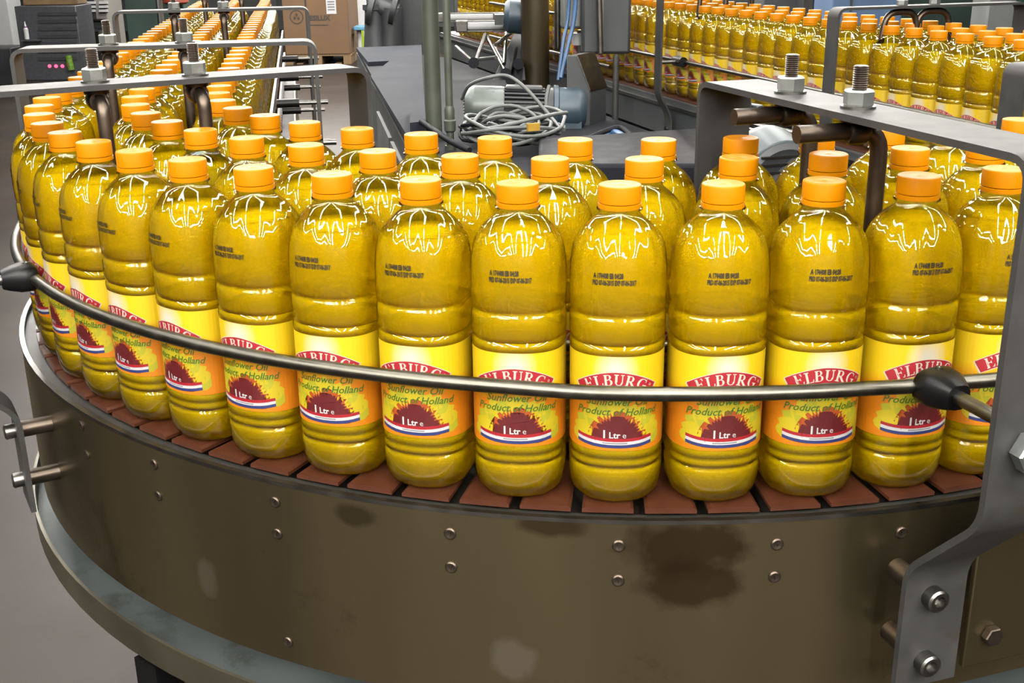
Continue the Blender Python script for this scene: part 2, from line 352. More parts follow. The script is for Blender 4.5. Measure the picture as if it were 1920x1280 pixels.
# arc-length table over the front of the bottle for printing
def front_table(r, n):
    T = [(0., -math.pi/2)]; K = 400; prev = None; s = 0.
    for i in range(K+1):
        ph = -math.pi/2 + i/K*math.pi/2; q = sect(r, n, ph); pt = (q*math.cos(ph), q*math.sin(ph))
        if prev: s += math.hypot(pt[0]-prev[0], pt[1]-prev[1])
        T.append((s, ph)); prev = pt
    return T
def wrap(T, r, n, s, z, off):
    a = abs(s); ph = T[-1][1]
    lo, hi = 0, len(T)-1
    while hi-lo > 1:
        mid = (lo+hi)//2
        if T[mid][0] <= a: lo = mid
        else: hi = mid
    s0, p0 = T[lo]; s1, p1 = T[hi]; ph = p0 + (p1-p0)*((a-s0)/(s1-s0) if s1 > s0 else 0)
    q = sect(r+off, n, ph); x = q*math.cos(ph); return (x if s >= 0 else -x, q*math.sin(ph), z)
LR, LN = .0421, 2.45; LT = front_table(LR, LN)
lab = MB()
zs = [.0553,.058,.07,.085,.1,.115,.13,.1435]; vs = []; fs = []
for z in zs:
    for k in range(NB):
        ph = 2*math.pi*k/NB; q = sect(LR, LN, ph); vs.append((q*math.cos(ph), q*math.sin(ph), z))
for i in range(len(zs)-1):
    for k in range(NB): fs.append((i*NB+k, i*NB+(k+1) % NB, (i+1)*NB+(k+1) % NB, (i+1)*NB+k))
lab.add(vs, fs)
def clip_grid(poly, mat, off, mb=lab, T=LT, r=LR, n=LN, step=.004):
    """a flat print outline cut into narrow columns and wrapped on the bottle"""
    bm = bmesh.new(); vv = [bm.verts.new((x, 0, z)) for x, z in poly]; f = bm.faces.new(vv)
    bmesh.ops.triangulate(bm, faces=[f])
    x0 = min(x for x, _ in poly); x1 = max(x for x, _ in poly); x = math.floor(x0/step)*step + step
    while x < x1:
        bmesh.ops.bisect_plane(bm, geom=bm.verts[:]+bm.edges[:]+bm.faces[:], plane_co=(x,0,0), plane_no=(1,0,0)); x += step
    emit_bm(bm, mat, off, mb, T, r, n)
def emit_bm(bm, mat, off, mb, T, r, n):
    bm.verts.index_update(); mb.cur = mat
    mb.add([wrap(T, r, n, v.co.x, v.co.z, off) for v in bm.verts], [[v.index for v in f.verts] for f in bm.faces]); mb.cur = 0; bm.free()
def text_polys(body, size, shear=0., bold=0.):
    cu = bpy.data.curves.new('t', 'FONT'); cu.body = body; cu.size = size; cu.shear = shear; cu.offset = bold; cu.resolution_u = 2; cu.align_x = 'CENTER'
    ob = bpy.data.objects.new('t', cu); COL.objects.link(ob); dg = bpy.context.evaluated_depsgraph_get()
    me = bpy.data.meshes.new_from_object(ob.evaluated_get(dg)); vs = [(v.co.x, v.co.y) for v in me.vertices]; fs = [list(q.vertices) for q in me.polygons]
    bpy.data.objects.remove(ob); bpy.data.curves.remove(cu); bpy.data.meshes.remove(me); return vs, fs
def put_text(body, size, s, z, mat, off, shear=0., bold=0., mb=lab, T=LT, r=LR, n=LN, xs=1.):
    vs, fs = text_polys(body, size, shear, bold); mb.cur = mat
    mb.add([wrap(T, r, n, s+x*xs, z+y, off) for x, y in vs], fs); mb.cur = 0
# sunflower petals, heart, stripes
FC = (0.002, .0655)
pr_ = random.Random(3)
for ring_, (cnt_, w_p, l_p) in enumerate(((15, .0085, .047), (14, .0062, .036))):
    for i in range(cnt_):
        a = R_(4 + (i+.5*ring_)*172/(cnt_-1+ring_)); l0, l1 = .014, l_p*(1 - .16*math.sin(a)) + pr_.uniform(-.002,.002); wdt = w_p
        ax_ = (math.cos(a), math.sin(a)); px = (-ax_[1], ax_[0])
        clip_grid([(max(-.043, min(.043, FC[0]+ax_[0]*l+px[0]*wv)), max(.057, min(.109, FC[1]+ax_[1]*l*.98+px[1]*wv))) for l, wv in ((l0,-.002),(l0+.010,-wdt*.8),(l1-.010,-wdt*.85),(l1-.004,-wdt*.45),(l1,0),(l1-.004,wdt*.45),(l1-.010,wdt*.85),(l0+.010,wdt*.8),(l0,.002))], 3 if (i+ring_) % 3 else 10, .00006+.00002*ring_+.00001*(i % 2))
def burst(rx, rz, spikes, depth, mat, off):
    pts = []
    for i in range(spikes*2+1):
        a = math.pi*i/(spikes*2); k = 1 if i % 2 == 0 else 1-depth*pr_.uniform(.6,1.2)
        pts.append((FC[0]+rx*k*math.cos(a), FC[1]-.001+rz*k*math.sin(a)))
    clip_grid([(FC[0]+rx*.8, .0585), *pts, (FC[0]-rx*.8, .0585)], mat, off)
burst(.0275, .0285, 26, .24, 4, .00011); burst(.0235, .0240, 24, .16, 5, .00016)
def stripe(z0, z1, mat, off, s0=-.0355, s1=.0335):
    sag = lambda x: -.0012 + .0035*(x/.036)**2
    top = [(s0+(s1-s0)*i/12, z1+sag(s0+(s1-s0)*i/12)) for i in range(13)]; bot = [(x, z-(z1-z0)) for x, z in top]
    clip_grid(bot + top[::-1], mat, off)
stripe(.0650,.0680,1,.0002); stripe(.0620,.0650,6,.0002); stripe(.0590,.0620,7,.0002)
stripe(.0630,.0642,11,.00026,-.011,.011)
put_text('1', .0105, -.0095, .0675, 6, .00028, 0, .0003); put_text('Ltr', .0082, -.0005, .0675, 6, .00028, 0, .0002); put_text('e', .0078, .0082, .0677, 6, .00028)
put_text('Sunflower Oil', .0098, .001, .0985, 8, .00028, .3, .00012); put_text('Product of Holland', .0096, .001, .0892, 8, .00028, .3, .00012)
# arched red banner with serif lettering
arch = lambda x: .0105*(1-(x/.034)**2)
def banner(half, z0, h, mat, off):
    n = 16; top = [(-half+2*half*i/n, z0+h+arch(-half+2*half*i/n)) for i in range(n+1)]; h2 = half*.83
    bot = [(-h2+2*h2*i/n, z0+arch(-h2+2*h2*i/n)) for i in range(n+1)]
    clip_grid(bot + top[::-1], mat, off)
banner(.0378, .1043, .0150, 2, .00012); banner(.0365, .1050, .0136, 1, .00018)
def quad(a, b_, wd): # stroke from a to b with horizontal-ish width
    dx, dz = b_[0]-a[0], b_[1]-a[1]; l = math.hypot(dx, dz); nx, nz = -dz/l*wd/2, dx/l*wd/2
    return [(a[0]-nx, a[1]-nz), (b_[0]-nx, b_[1]-nz), (b_[0]+nx, b_[1]+nz), (a[0]+nx, a[1]+nz)]
def arcst(cx_, cz, rx, rz, a0, a1, w0, w1, n=9):
    out = []
    for i in range(n):
        A, B = R_(a0+(a1-a0)*i/n), R_(a0+(a1-a0)*(i+1)/n)
        def ww(t): return w0+(w1-w0)*math.sin(math.pi*t)
        wa, wb = ww(i/n), ww((i+1)/n)
        out.append([(cx_+(rx-wa)*math.cos(A), cz+(rz-wa*.6)*math.sin(A)), (cx_+rx*math.cos(A), cz+rz*math.sin(A)), (cx_+rx*math.cos(B), cz+rz*math.sin(B)), (cx_+(rx-wb)*math.cos(B), cz+(rz-wb*.6)*math.sin(B))])
    return out
tk, tn = .17, .08
SER = lambda x, z, w_=.36: quad((x-w_/2, z), (x+w_/2, z), tn)
GL = {
 'E': (.68, [quad((.16,0),(.16,1),tk), quad((.02,.04),(.62,.04),tn), quad((.02,.96),(.60,.96),tn), quad((.16,.52),(.46,.52),tn), quad((.60,.0),(.66,.25),.07), quad((.58,1.0),(.60,.76),.07), quad((.46,.40),(.46,.64),.06)]),
 'L': (.62, [quad((.16,0),(.16,1),tk), SER(.16,.96), quad((.02,.04),(.58,.04),tn), quad((.56,.0),(.62,.28),.07)]),
 'B': (.70, [quad((.16,0),(.16,1),tk), quad((.02,.04),(.36,.04),tn), quad((.02,.96),(.34,.96),tn), quad((.16,.53),(.36,.53),tn)] + arcst(.34,.765,.25,.235,-90,90,.07,.16) + arcst(.36,.285,.30,.285,-90,90,.07,.17)),
 'U': (.80, [quad((.17,.30),(.17,1),tk), quad((.64,.30),(.64,1),tn), SER(.17,.96), SER(.64,.96,.28)] + arcst(.38,.31,.295,.31,180,360,.14,.10,10)),
 'R': (.76, [quad((.16,0),(.16,1),tk), SER(.16,.04), quad((.02,.96),(.34,.96),tn), quad((.16,.50),(.36,.50),tn), quad((.34,.50),(.66,.02),tk), quad((.58,.04),(.78,.04),tn)] + arcst(.34,.73,.27,.27,-90,90,.07,.16)),
 'G': (.82, [quad((.68,.06),(.68,.44),.15), quad((.48,.44),(.82,.44),tn), quad((.68,1.0),(.69,.72),.06)] + arcst(.43,.5,.40,.52,50,310,.08,.17,14)),
}
word = 'ELBURG'; LH = .0102; GAPL = .08; tot = sum(GL[c][0] for c in word)+GAPL*(len(word)-1); sc_w = 0.0550/tot; x0 = -0.0550/2
for c in word:
    wd, polys = GL[c]; xc = x0 + wd*sc_w/2; slope = math.atan(-2*.0105*xc/.034**2)
    lab.cur = 2
    for q in polys:
        pts = []
        for gx, gz in q:
            lx = (gx-wd/2)*sc_w; lz = (gz-.5)*LH; X = xc + lx*math.cos(slope) - lz*math.sin(slope); Z = .1050+.0068+arch(xc) + lx*math.sin(slope) + lz*math.cos(slope); pts.append((X, Z))
        lab.add([wrap(LT, LR, LN, X, Z, .00026) for X, Z in pts], [(0,1,2,3)])
    lab.cur = 0; x0 += (wd+GAPL)*sc_w
for i in range(12):                          # small registered ring
    a, b_ = 2*math.pi*i/12, 2*math.pi*(i+1)/12; lab.cur = 2
    lab.add([wrap(LT, LR, LN, 0.0308+rr*math.cos(t), .1165+rr*math.sin(t), .00026) for t, rr in ((a,.0007),(a,.0011),(b_,.0011),(b_,.0007))], [(0,1,2,3)]); lab.cur = 0
LABEL = lab.mesh('label', LABM, None)
dc = MB(); DR, DN = rad(.210); DT = front_table(DR, DN)
put_text('A 174408 EB 04:28', .0062, -.008, .2135, 0, .0005, 0, .0003, dc, DT, DR, DN, .52)
put_text('PRD 07-06-2015 EXP 07-06-2017', .0060, -.003, .2075, 0, .0005, 0, .0003, dc, DT, DR, DN, .45)
DATE = dc.mesh('date_code', M['l_black'], None)

def bottle(p, th, lab_txt, group, detail=2):
    t = thing('oil_bottle', lab_txt, 'bottle', p, group); t.rotation_euler = (0, 0, th)
    def ch(n, me, par=t):
        o = bpy.data.objects.new(n, me); COL.objects.link(o); o.parent = par; return o
    ch('body', BODY); ch('oil', rng.choice((OILS[0], OILS[0], OILS[1], OILS[2])))
    c = ch('cap', CAP); ch('label', LABEL)
    ch('tamper_ring', RING, c)
    if detail > 1: ch('date_code', DATE)
    return t

ORD = 'first second third fourth fifth sixth seventh eighth ninth tenth eleventh twelfth thirteenth fourteenth fifteenth sixteenth seventeenth eighteenth nineteenth twentieth'.split()
PIT = .088
spec = (('outer', R1, -.94077*R1, 'beside the outer guide rail'), ('middle', R2, (-.56121)*R2, 'between the two lane guides'), ('inner', R3, -.15851*R3, 'nearest the motors'))
PITS = {'outer': .088, 'middle': .12817*R2, 'inner': .0868}
for nm, Rr, s_ref, where in spec:
    pt = PITS[nm]; s0, s1 = run(Rr, 2.95, 0)
    lim_r = {'outer': R1*R_(31), 'middle': R2*R_(42), 'inner': R3*R_(52)}[nm]
    k = math.ceil((s0-s_ref)/pt)
    while s_ref + k*pt < lim_r:
        s = s_ref + k*pt; p, th = lane(Rr, s); straight = s/Rr < TH_L
        if straight: p = p + Vector((rng.uniform(-.001,.001), 0, 0))
        far = (Rr*TH_L - s) > .9
        if straight:
            L_ = Rr*TH_L - s
            seg = 'just short of the second bridge bracket' if L_ < .18 else 'between second and third bridge brackets' if L_ < 1.22 else 'between third and farthest bridge brackets' if L_ < 2.2 else 'beyond the farthest bridge bracket'
            lt = f'orange-capped bottle of yellow oil in {nm} lane, {seg}'; gr = f'oil bottles in the {nm} lane, {seg}'
        else:
            kk = round((Rr*R_(13) - s)/pt)
            lt = f'orange-capped bottle of yellow oil in curved {nm} lane, ' + ('right by the thick bracket' if kk == 0 else f'{ORD[kk-1]} along from the thick bracket' if kk > 0 else f'{ORD[-kk-1]} past the thick bracket'); gr = f'oil bottles in the {nm} lane of the curve'
        bottle(p, th + rng.gauss(0, .05), lt, gr, 1 if far else 2)
        k += 1

# ------------------------------------------------------------------ curved conveyor
cv = thing('curved_conveyor', 'curved conveyor with brown slat belt, dull steel skirt and drip tray', 'conveyor', (CX, CY, 0))
def ring_sheet(mb, R, z0, z1, th_, s_ext=(3.3, .95), step=.04):
    a, b_ = run(R, *s_ext); n = int((b_-a)/step); vs = []; fs = []
    for i in range(n+1):
        s = a+(b_-a)*i/n; p, t = lane(R, s); nrm = Vector((math.sin(t), -math.cos(t), 0))
        for rr, zz in ((0,z0),(th_,z0),(th_,z1),(0,z1)): vs.append(Vector((p.x, p.y, BZ+zz)) + nrm*rr)
    for i in range(n):
        for k in range(4): fs.append((i*4+k, i*4+(k+1) % 4, i*4+4+(k+1) % 4, i*4+4+k))
    fs += [(3,2,1,0), (n*4, n*4+1, n*4+2, n*4+3)]
    return mb.add(vs, fs)
RS = .880
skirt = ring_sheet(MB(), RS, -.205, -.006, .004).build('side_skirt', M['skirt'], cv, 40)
ring_sheet(MB(), RS-.0015, -.006, -.002, .006).build('skirt_rim', M['steel'], cv, 40)
ring_sheet(MB(), RS-.020, -.02, -.009, .019).build('edge_seal', M['rubber'], cv, 40)
ring_sheet(MB(), .50, -.20, -.004, .004, (3.3,.95)).build('inner_skirt', M['skirt'], cv, 40)
ring_sheet(MB(), .505, -.20, -.022, .36).build('belt_bed', M['underbelt'], cv, 40)
# drip tray: floor, lip
tr_ = MB(); ring_sheet(tr_, .60, -.264, -.260, .297); tray = tr_.build('drip_tray', M['tray'], cv, 40)
ring_sheet(MB(), .897, -.268, -.232, .004).build('tray_lip', M['lip'], tray, 40)
ring_sheet(MB(), .50, -.258, -.205, .27).build('tray_core', M['skirt'], tray, 40)
# belt slats
def slat_mesh(Rin, Rout, pitch, name):
    half = pitch/2-.0048; rm = (Rin+Rout)/2; k = lambda r: half*r/rm if name == 'c' else half
    top = -.0004; bot = -.006; e = .003
    vs = []
    for r, sgn in ((Rin,-1),(Rin,1),(Rout,1),(Rout,-1)):
        vs.append((sgn*(k(r)-e), r, top))
    for r, sgn in ((Rin,-1),(Rin,1),(Rout,1),(Rout,-1)):
        vs.append((sgn*k(r), r, top-.0022))
    for r, sgn in ((Rin,-1),(Rin,1),(Rout,1),(Rout,-1)):
        vs.append((sgn*k(r), r, bot))
    mb = MB().add([(x, -(y-rm), z) for x, y, z in vs], [(0,1,2,3),(4,5,1,0),(5,6,2,1),(6,7,3,2),(7,4,0,3),(8,9,5,4),(9,10,6,5),(10,11,7,6),(11,8,4,7),(11,10,9,8)])
    return mb.mesh('slat', M['slat'], None), rm
SP = .0535
cnt = 0
for (ri, ro) in ((R1-.054, R1+.042), (R2-.052, R2+.052), (R3-.052, R3+.052)):
    mc, rm = slat_mesh(ri, ro, SP, 'c'); ms, _ = slat_mesh(ri, ro, SP, 's')
    a, b_ = run(rm, 3.0, .30); s = a
    while s < b_:
        p, th = lane(rm, s); on = TH_L < s/rm < TH_R
        o = bpy.data.objects.new('slat', mc if on else ms); COL.objects.link(o); o.parent = cv
        o.location = p - Vector((CX, CY, 0)); o.rotation_euler = (0, 0, th); s += SP; cnt += 1
# cross-head screws in the skirt
SCR = MB().lathe([(0,.0058),(.0008,.0058),(.0017,.0046),(.0017,.0030),(.0008,.0012)], 20, (0,0,0), (0,-1,0))
SCR.box((0,-.0016,0), (.0050,.0006,.0011)); SCR.box((0,-.0016,0), (.0011,.0006,.0050))
SCRM = SCR.mesh('screw', M['oldsteel'], 30)
def on_skirt(u, v):                          # meet the outer skirt cylinder along a photograph direction
    d = FW + (u-960)/F_PX*CR - (v-640)/F_PX*CU; o = Vector((CL.x-CX, CL.y-CY)); D = Vector((d.x, d.y)); r = RS+.004
    a = D.dot(D); b_ = 2*o.dot(D); c = o.dot(o)-r*r; t = (-b_-math.sqrt(max(0, b_*b_-4*a*c)))/(2*a); return CL+d*t
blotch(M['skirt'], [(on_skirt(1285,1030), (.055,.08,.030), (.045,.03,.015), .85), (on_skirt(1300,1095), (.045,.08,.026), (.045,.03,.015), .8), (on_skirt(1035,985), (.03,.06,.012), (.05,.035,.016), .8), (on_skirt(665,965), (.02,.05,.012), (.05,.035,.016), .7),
    (on_skirt(388,1085), (.014,.02,.022), (.30,.27,.22), .5), (on_skirt(962,1235), (.022,.03,.022), (.28,.25,.20), .45)])  # small paler areas mixed into the skirt colour
for u, v in ((153,797),(163,852),(289,870),(297,929),(516,941),(520,1000),(844,1000),(846,1063),(1160,1023),(1159,1088),(1457,1020),(1452,1081),(1690,998),(540,1203)):
    q = on_skirt(u, v); th = math.atan2(q.x-CX, -(q.y-CY))
    o = bpy.data.objects.new('screw', SCRM); COL.objects.link(o); o.parent = skirt; o.location = q; o.rotation_euler = (rng.uniform(-.05,.05), 0, th)
    o.rotation_mode = 'XYZ'
# square feet under the conveyor
for th in (-43, -5, 40):
    q = circ(.80, R_(th)); lg = MB().box((q.x, q.y, .37), (.06,.06,.74), R_(th)).build('leg', M['darkgrey'], cv, 30)
    MB().lathe([(0,.05),(.012,.05),(.03,.02)], 20, (q.x, q.y, 0)).build('foot', M['black'], lg, 30)
q = lane(R2, run(R2)[0]+.4)[0]
for uu in (-.3, .1):
    MB().box((q.x+uu, q.y, .37), (.06,.06,.74)).build('leg', M['darkgrey'], cv, 30)
# clamp block under the skirt (dark square at the tray edge)
q = onz(300, 1262, -.30); MB().box((q.x, q.y, q.z), (.036,.036,.05), R_(-35)).build('tray_bracket', M['black'], cv, 30)

# ------------------------------------------------------------------ guide rails
import bisect
RP = [(-130,.872),(-60,.872),(-40,.871),(-22,.871),(-12.6,.874),(-5,.881),(0,.882),(8,.885),(13,.890),(18,.897),(24,.906),(40,.93)]
def rail_r(thd):
    xs = [a for a, _ in RP]; i = max(0, min(len(RP)-2, bisect.bisect(xs, thd)-1)); (a, ra), (b_, rb) = RP[i], RP[i+1]
    t = max(0, min(1, (thd-a)/(b_-a))); t = t*t*(3-2*t) if abs(rb-ra) > .004 else t; return ra+(rb-ra)*t
rl = thing('outer_guide_rail', 'bent stainless guide rail across the front of the oil bottles', 'guide rail', (CX, CY-.88, BZ+.117))
pts = []
s0 = TH_L
for i in range(30, 0, -1): pts.append(circ(.872, TH_L, .117) + DL*(3.2*i/30))
n = 70
for i in range(n+1):
    th = TH_L + (R_(30)-TH_L)*i/n; pts.append(circ(rail_r(math.degrees(th)), th, .117))
MB().tube(pts, .0066, 14).build('rail_tube', M['rail'], rl, 60)
def clamp(p, out, par, rod_len, nm='clamp'):
    """black clamp jaw round a rail; out = horizontal direction of its rod"""
    p = Vector(p); o = Vector(out).normalized(); side = Vector((-o.y, o.x, 0)); up = Vector((0,0,1)); mb = MB()
    secs = [(-.0072,.014,.010),(-.005,.018,.0135),(0,.022,.0165),(.014,.020,.0165),(.026,.0145,.0135),(.033,.011,.011)]
    vs = []; fs = []; n = 18
    for d, a, h in secs:
        for k in range(n):
            t = 2*math.pi*k/n; cx_ = math.copysign(abs(math.cos(t))**.7, math.cos(t)); sz = math.copysign(abs(math.sin(t))**.7, math.sin(t))
            vs.append(p + o*d + side*a*cx_ + up*h*sz)
    for i in range(len(secs)-1):
        for k in range(n): fs.append((i*n+k, i*n+(k+1) % n, (i+1)*n+(k+1) % n, (i+1)*n+k))
    fs += [tuple(range(n))[::-1], tuple(range((len(secs)-1)*n, len(secs)*n))]
    c = mb.add(vs, fs).build(nm, M['black'], par, 50)
    MB().lathe([(0,.0035),(.0012,.0035),(.0012,.0018),(.0002,.0015)], 14, p+o*.004+up*.0163, (0,0,1)).build('clamp_screw', M['steel'], c, 30)
    MB().cyl(p+o*.030, p+o*(.030+rod_len), .0062, 16).build('clamp_rod', M['steel'], c, 40)
    return c
PR_DIR = Vector((.299,-.954,0)).normalized()
pc = circ(rail_r(13), R_(13), .117)
clamp(pc, PR_DIR, rl, .125)
pl = circ(rail_r(-56.5), R_(-56.5), .117)
clamp(pl, Vector((-.869,-.494,0)), rl, .125)
for nm, ra, lb in (('outer', (R1+R2)/2, 'between the outer and middle bottle lanes'), ('inner', (R2+R3)/2, 'between the middle and inner bottle lanes')):
    g = MB().tube(lanepts(ra, *run(ra, 3.0, .3), .03, .117), .006, 10).build('lane_guide_rail', M['rail'], None, 60)
    tag(g, f'thin steel guide tube {lb}', 'guide rail')
ig = thing('inner_guide_rail', 'pale guide strip with black clamps along the inner bottle lane', 'guide rail', (CX, CY-.5, BZ))
ring_sheet(MB(), R3-.054, .03, .062, .006, (3.2,.3)).build('guide_strip', M['white'], ig, 40)
ring_sheet(MB(), R3-.054, .12, .15, .006, (3.2,.3)).build('guide_strip', M['steel'], ig, 40)
for L in (.42, 1.0, 1.55, 2.1):
    q = circ(R3-.058, TH_L, .135) + DL*L
    for dz in (0, -.09):
        MB().cyl(q+Vector((0,0,dz)), q+Vector((.05,.01,dz)), .010, 12).build('clamp', M['black'], ig, 40)
        MB().cyl(q+Vector((.05,.01,dz)), q+Vector((.115,.02,dz)), .005, 10).build('clamp_rod', M['steel'], ig, 40)

# ------------------------------------------------------------------ portal brackets over the belt
def thread(c, h, r, par):
    n = 11; pr = []
    for i in range(n): pr += [(h*i/n, r*.86), (h*(i+.5)/n, r)]
    pr.append((h, r*.8)); return MB().lathe(pr, 14, c).build('threaded_bolt', M['oldsteel'], par, 20)
def portal(label, A, B, zb, legs, bolts, wid=.062, hook=1, stub=.05, th=.006, ext=()):
    """A inner end, B outer end of the bridge (plan), zb top of the bridge over the belt; legs = lists of (along, z) below each end"""
    A = Vector((A[0], A[1], 0)); B = Vector((B[0], B[1], 0)); d = (B-A).normalized(); pd = Vector((-d.y, d.x, 0))
    if pd.x < 0: pd = -pd
    zt = BZ+zb-th/2
    t = thing('bridge_bracket', label, 'bracket', A+Vector((0,0,zt)))
    path = [A + d*a + Vector((0,0,BZ+z)) for a, z in legs[0]] + [A+Vector((0,0,zt)), B+Vector((0,0,zt))] + [B + d*a + Vector((0,0,BZ+z)) for a, z in legs[1]]
    MB().strap(arcpts(path, .018, 5), pd, wid, th).build('strap', M['strap'], t, 50)
    for bt in bolts:
        c = A + d*bt; top = Vector((c.x, c.y, BZ+zb))
        MB().lathe([(0,.0155),(.0022,.0155)], 24, top).build('washer', M['steel'], t, 30)
        MB().hexn(top+Vector((0,0,.0022)), (0,0,1), .0135, .014).build('nut', M['nut'], t, 20)
        thread(top+Vector((0,0,.016)), .021, .0068, t)
        # eye and bent hanger rod
        ez = BZ+zb-th-.014; e = Vector((c.x, c.y, ez))
        MB().cyl(e+Vector((0,0,.014)), e+Vector((0,0,.008)), .014, 18).build('collar', M['oldsteel'], t, 30)
        MB().lathe([(-.010,.0105),(-.007,.0122),(.007,.0122),(.010,.0105)], 20, e, pd).build('eye', M['oldsteel'], t, 30)
        hp = arcpts([e - pd*stub, e + pd*.026, e + pd*.026 + Vector((0,0,-(ez-BZ-.124)))], .024, 7)
        MB().tube(hp, .0080, 14).build('hanger_rod', M['oldsteel'], t, 50)
    return t, d, pd
# right-hand bracket, near the camera
A = (.205+.5*.062*.954, 1.256+.5*.062*.299); dR = PR_DIR
Bp = (A[0]+dR.x*.50, A[1]+dR.y*.50)
tR, d_, pd_ = portal('thick flat-bar bridge bracket with rusty stub rods, standing over curve with motor behind', A, Bp, .338,
    ([(0,-.16),], [(0,.055),(-.078,-.026),(-.078,-.145)]), (.135,.25), stub=.06)
leg = Vector((Bp[0], Bp[1], 0))
nutp = leg + Vector((0,0,BZ+.117)) + d_*.003
MB().hexn(nutp, d_, .017, .014).build('nut', M['nut'], tR, 20)
MB().lathe([(0,.0085),(.004,.0085),(.009,.0078)], 16, nutp+d_*.014, d_).build('threaded_bolt', M['oldsteel'], tR, 30)
foot = leg - d_*.078 + d_*.003
for dz in (-.055, -.120):
    c = foot + Vector((0,0,BZ+dz)) - pd_*.004
    MB().lathe([(0,.0105),(.010,.0105),(.0115,.0085),(.0115,.0055),(.006,.005)], 20, c, d_).build('socket_screw', M['steel'], tR, 30)
    MB().cyl(c-d_*.006, c-d_*.05, .010, 16).build('standoff', M['oldsteel'], tR, 30)
# neighbouring cover plate bolted on to the right of the foot
pp = thing('cover_plate', 'dull steel cover plate bolted on next to the bracket foot', 'plate', leg - d_*.08 + pd_*.11 + Vector((0,0,BZ-.06)))
cpl = leg - d_*.082 + pd_*.115
MB().box(cpl + Vector((0,0,BZ-.054)), (.006,.145,.175), ax=(d_, pd_, Vector((0,0,1)))).build('plate', M['skirt'], pp, 30, .0015)
for a, dz in ((-.030,.005), (-.048,-.110)):
    MB().hexn(cpl + pd_*a + d_*.003 + Vector((0,0,BZ+dz)), d_, .0095, .008).build('bolt_head', M['oldsteel'], pp, 20)
# left-hand bracket at the start of the curve
t1, d1, p1 = portal('flat-bar bridge bracket over the start of the curve, two big nuts on top', (-.188,1.473), (-.667,1.200), .338,
    ([(0,-.16)], [(0,.055),(-.095,-.026),(-.095,-.15)]), (.205,.318), stub=.008)
lf = Vector((-.667,1.200,0)) + d1*(-.095) + d1*.003
for dz in (-.055,-.118):
    c = lf + Vector((0,0,BZ+dz))
    MB().lathe([(0,.009),(.011,.009),(.0125,.007)], 18, c, d1).build('socket_screw', M['steel'], t1, 30)
    MB().cyl(c-d1*.006, c-d1*.055, .010, 16).build('standoff', M['oldsteel'], t1, 30)
# brackets across the straight run
UD = Vector((math.cos(-.1724), -math.sin(-.1724), 0)); UD = Vector((DL.y, -DL.x, 0))
P0 = circ(R1, TH_L)
for L, lb in ((.18, 'second flat-bar bridge bracket from the curve, over the straight run'), (1.22, 'third flat-bar bridge bracket from the curve, over the straight run'), (2.2, 'farthest flat-bar bridge bracket, over the straight run by the cabinet')):
    a = P0 + DL*L + UD*.375; b_ = P0 + DL*L - UD*.078
    portal(lb, (a.x, a.y), (b_.x, b_.y), .338, ([(0.0,-.28)], [(0,-.02),(0,-.16)]), (.375-.175,.375-.06), stub=.006)

# ------------------------------------------------------------------ return conveyor with three rows of bottles
D2 = Vector((-.286,.958,0)).normalized(); N2 = Vector((D2.y, -D2.x, 0)); Q0 = Vector((1.0, 2.37, BZ))
far = thing('return_conveyor', 'straight steel conveyor behind the motors, crowded with oil bottles', 'conveyor', (Q0.x, Q0.y, 0))
def fp(l, o, z=0.): return Q0 + D2*l + N2*o + Vector((0,0,z))
def slab(mb, l0, l1, o0, o1, z0, z1):
    a, b_, c, d = fp(l0,o0), fp(l1,o0), fp(l1,o1), fp(l0,o1)
    return mb.prism([(q.x,q.y,BZ+z0) for q in (a,b_,c,d)], (0,0,z1-z0))
slab(MB(), -.16, 4.6, -.055, .33, -.02, -.0005).build('belt', M['slat'], far, 30)
slab(MB(), -.16, 4.6, -.075, -.058, -.12, -.004).build('side_panel', M['panel'], far, 30)
slab(MB(), -.16, 4.6, -.084, -.058, -.030, -.020).build('edge_strip', M['steel'], far, 30)
slab(MB(), -.16, 4.6, .333, .35, -.12, .0).build('side_panel', M['panel'], far, 30)
slab(MB(), -.16, 4.6, -.04, .31, -.24, -.02).build('bed', M['darkgrey'], far, 30)
slab(MB(), .6, 2.4, -.14, -.06, -.50, -.14).build('lower_panel', M['panel'], far, 30)
slab(MB(), .6, 2.4, -.145, -.135, -.145, -.135).build('edge_strip', M['steel'], far, 30)
for l in (.1, 1.6, 3.2, 4.4):
    for o in (0, .27):
        q = fp(l, o); MB().box((q.x,q.y,.38), (.05,.05,.76)).build('leg', M['darkgrey'], far, 30)
fr_th = math.atan2(-N2.x, N2.y)
rows = (('front', 0., .0885, 0.), ('second', .0885, .0885, .043), ('third', .177, .0885, .01))
for nm, off, pt, ph in rows[:3]:
    l = -.14+ph
    while l < (4.3 if nm == 'front' else 3.55):
        sg = 'by the short dark post' if l < .42 else 'between its two bridge brackets' if l < 1.4 else 'beyond the angled-foot bracket'
        p = fp(l + rng.uniform(-.001,.001), off + rng.uniform(-.001,.001))
        bottle(p, fr_th + rng.gauss(0,.08), f'orange-capped bottle of yellow oil in {nm} return-conveyor row, {sg}', f'oil bottles in the {nm} row of the return conveyor, {sg}', 1)
        l += pt
fg = thing('return_guide_rail', 'slim steel guide rail with black clamp along the return conveyor', 'guide rail', fp(0,-.06,.117))
MB().tube([fp(-.15,-.056,.117), fp(1.0,-.056,.117), fp(2.35,-.056,.117)], .0066, 10).build('rail_tube', M['rail'], fg, 60)
for l in (.42, 1.4):
    MB().cyl(fp(l-.03,-.064,.117), fp(l+.03,-.064,.117), .016, 14).build('clamp', M['black'], fg, 40)
    MB().cyl(fp(l,-.06,.117), fp(l,-.13,.117), .006, 10).build('clamp_rod', M['steel'], fg, 40)
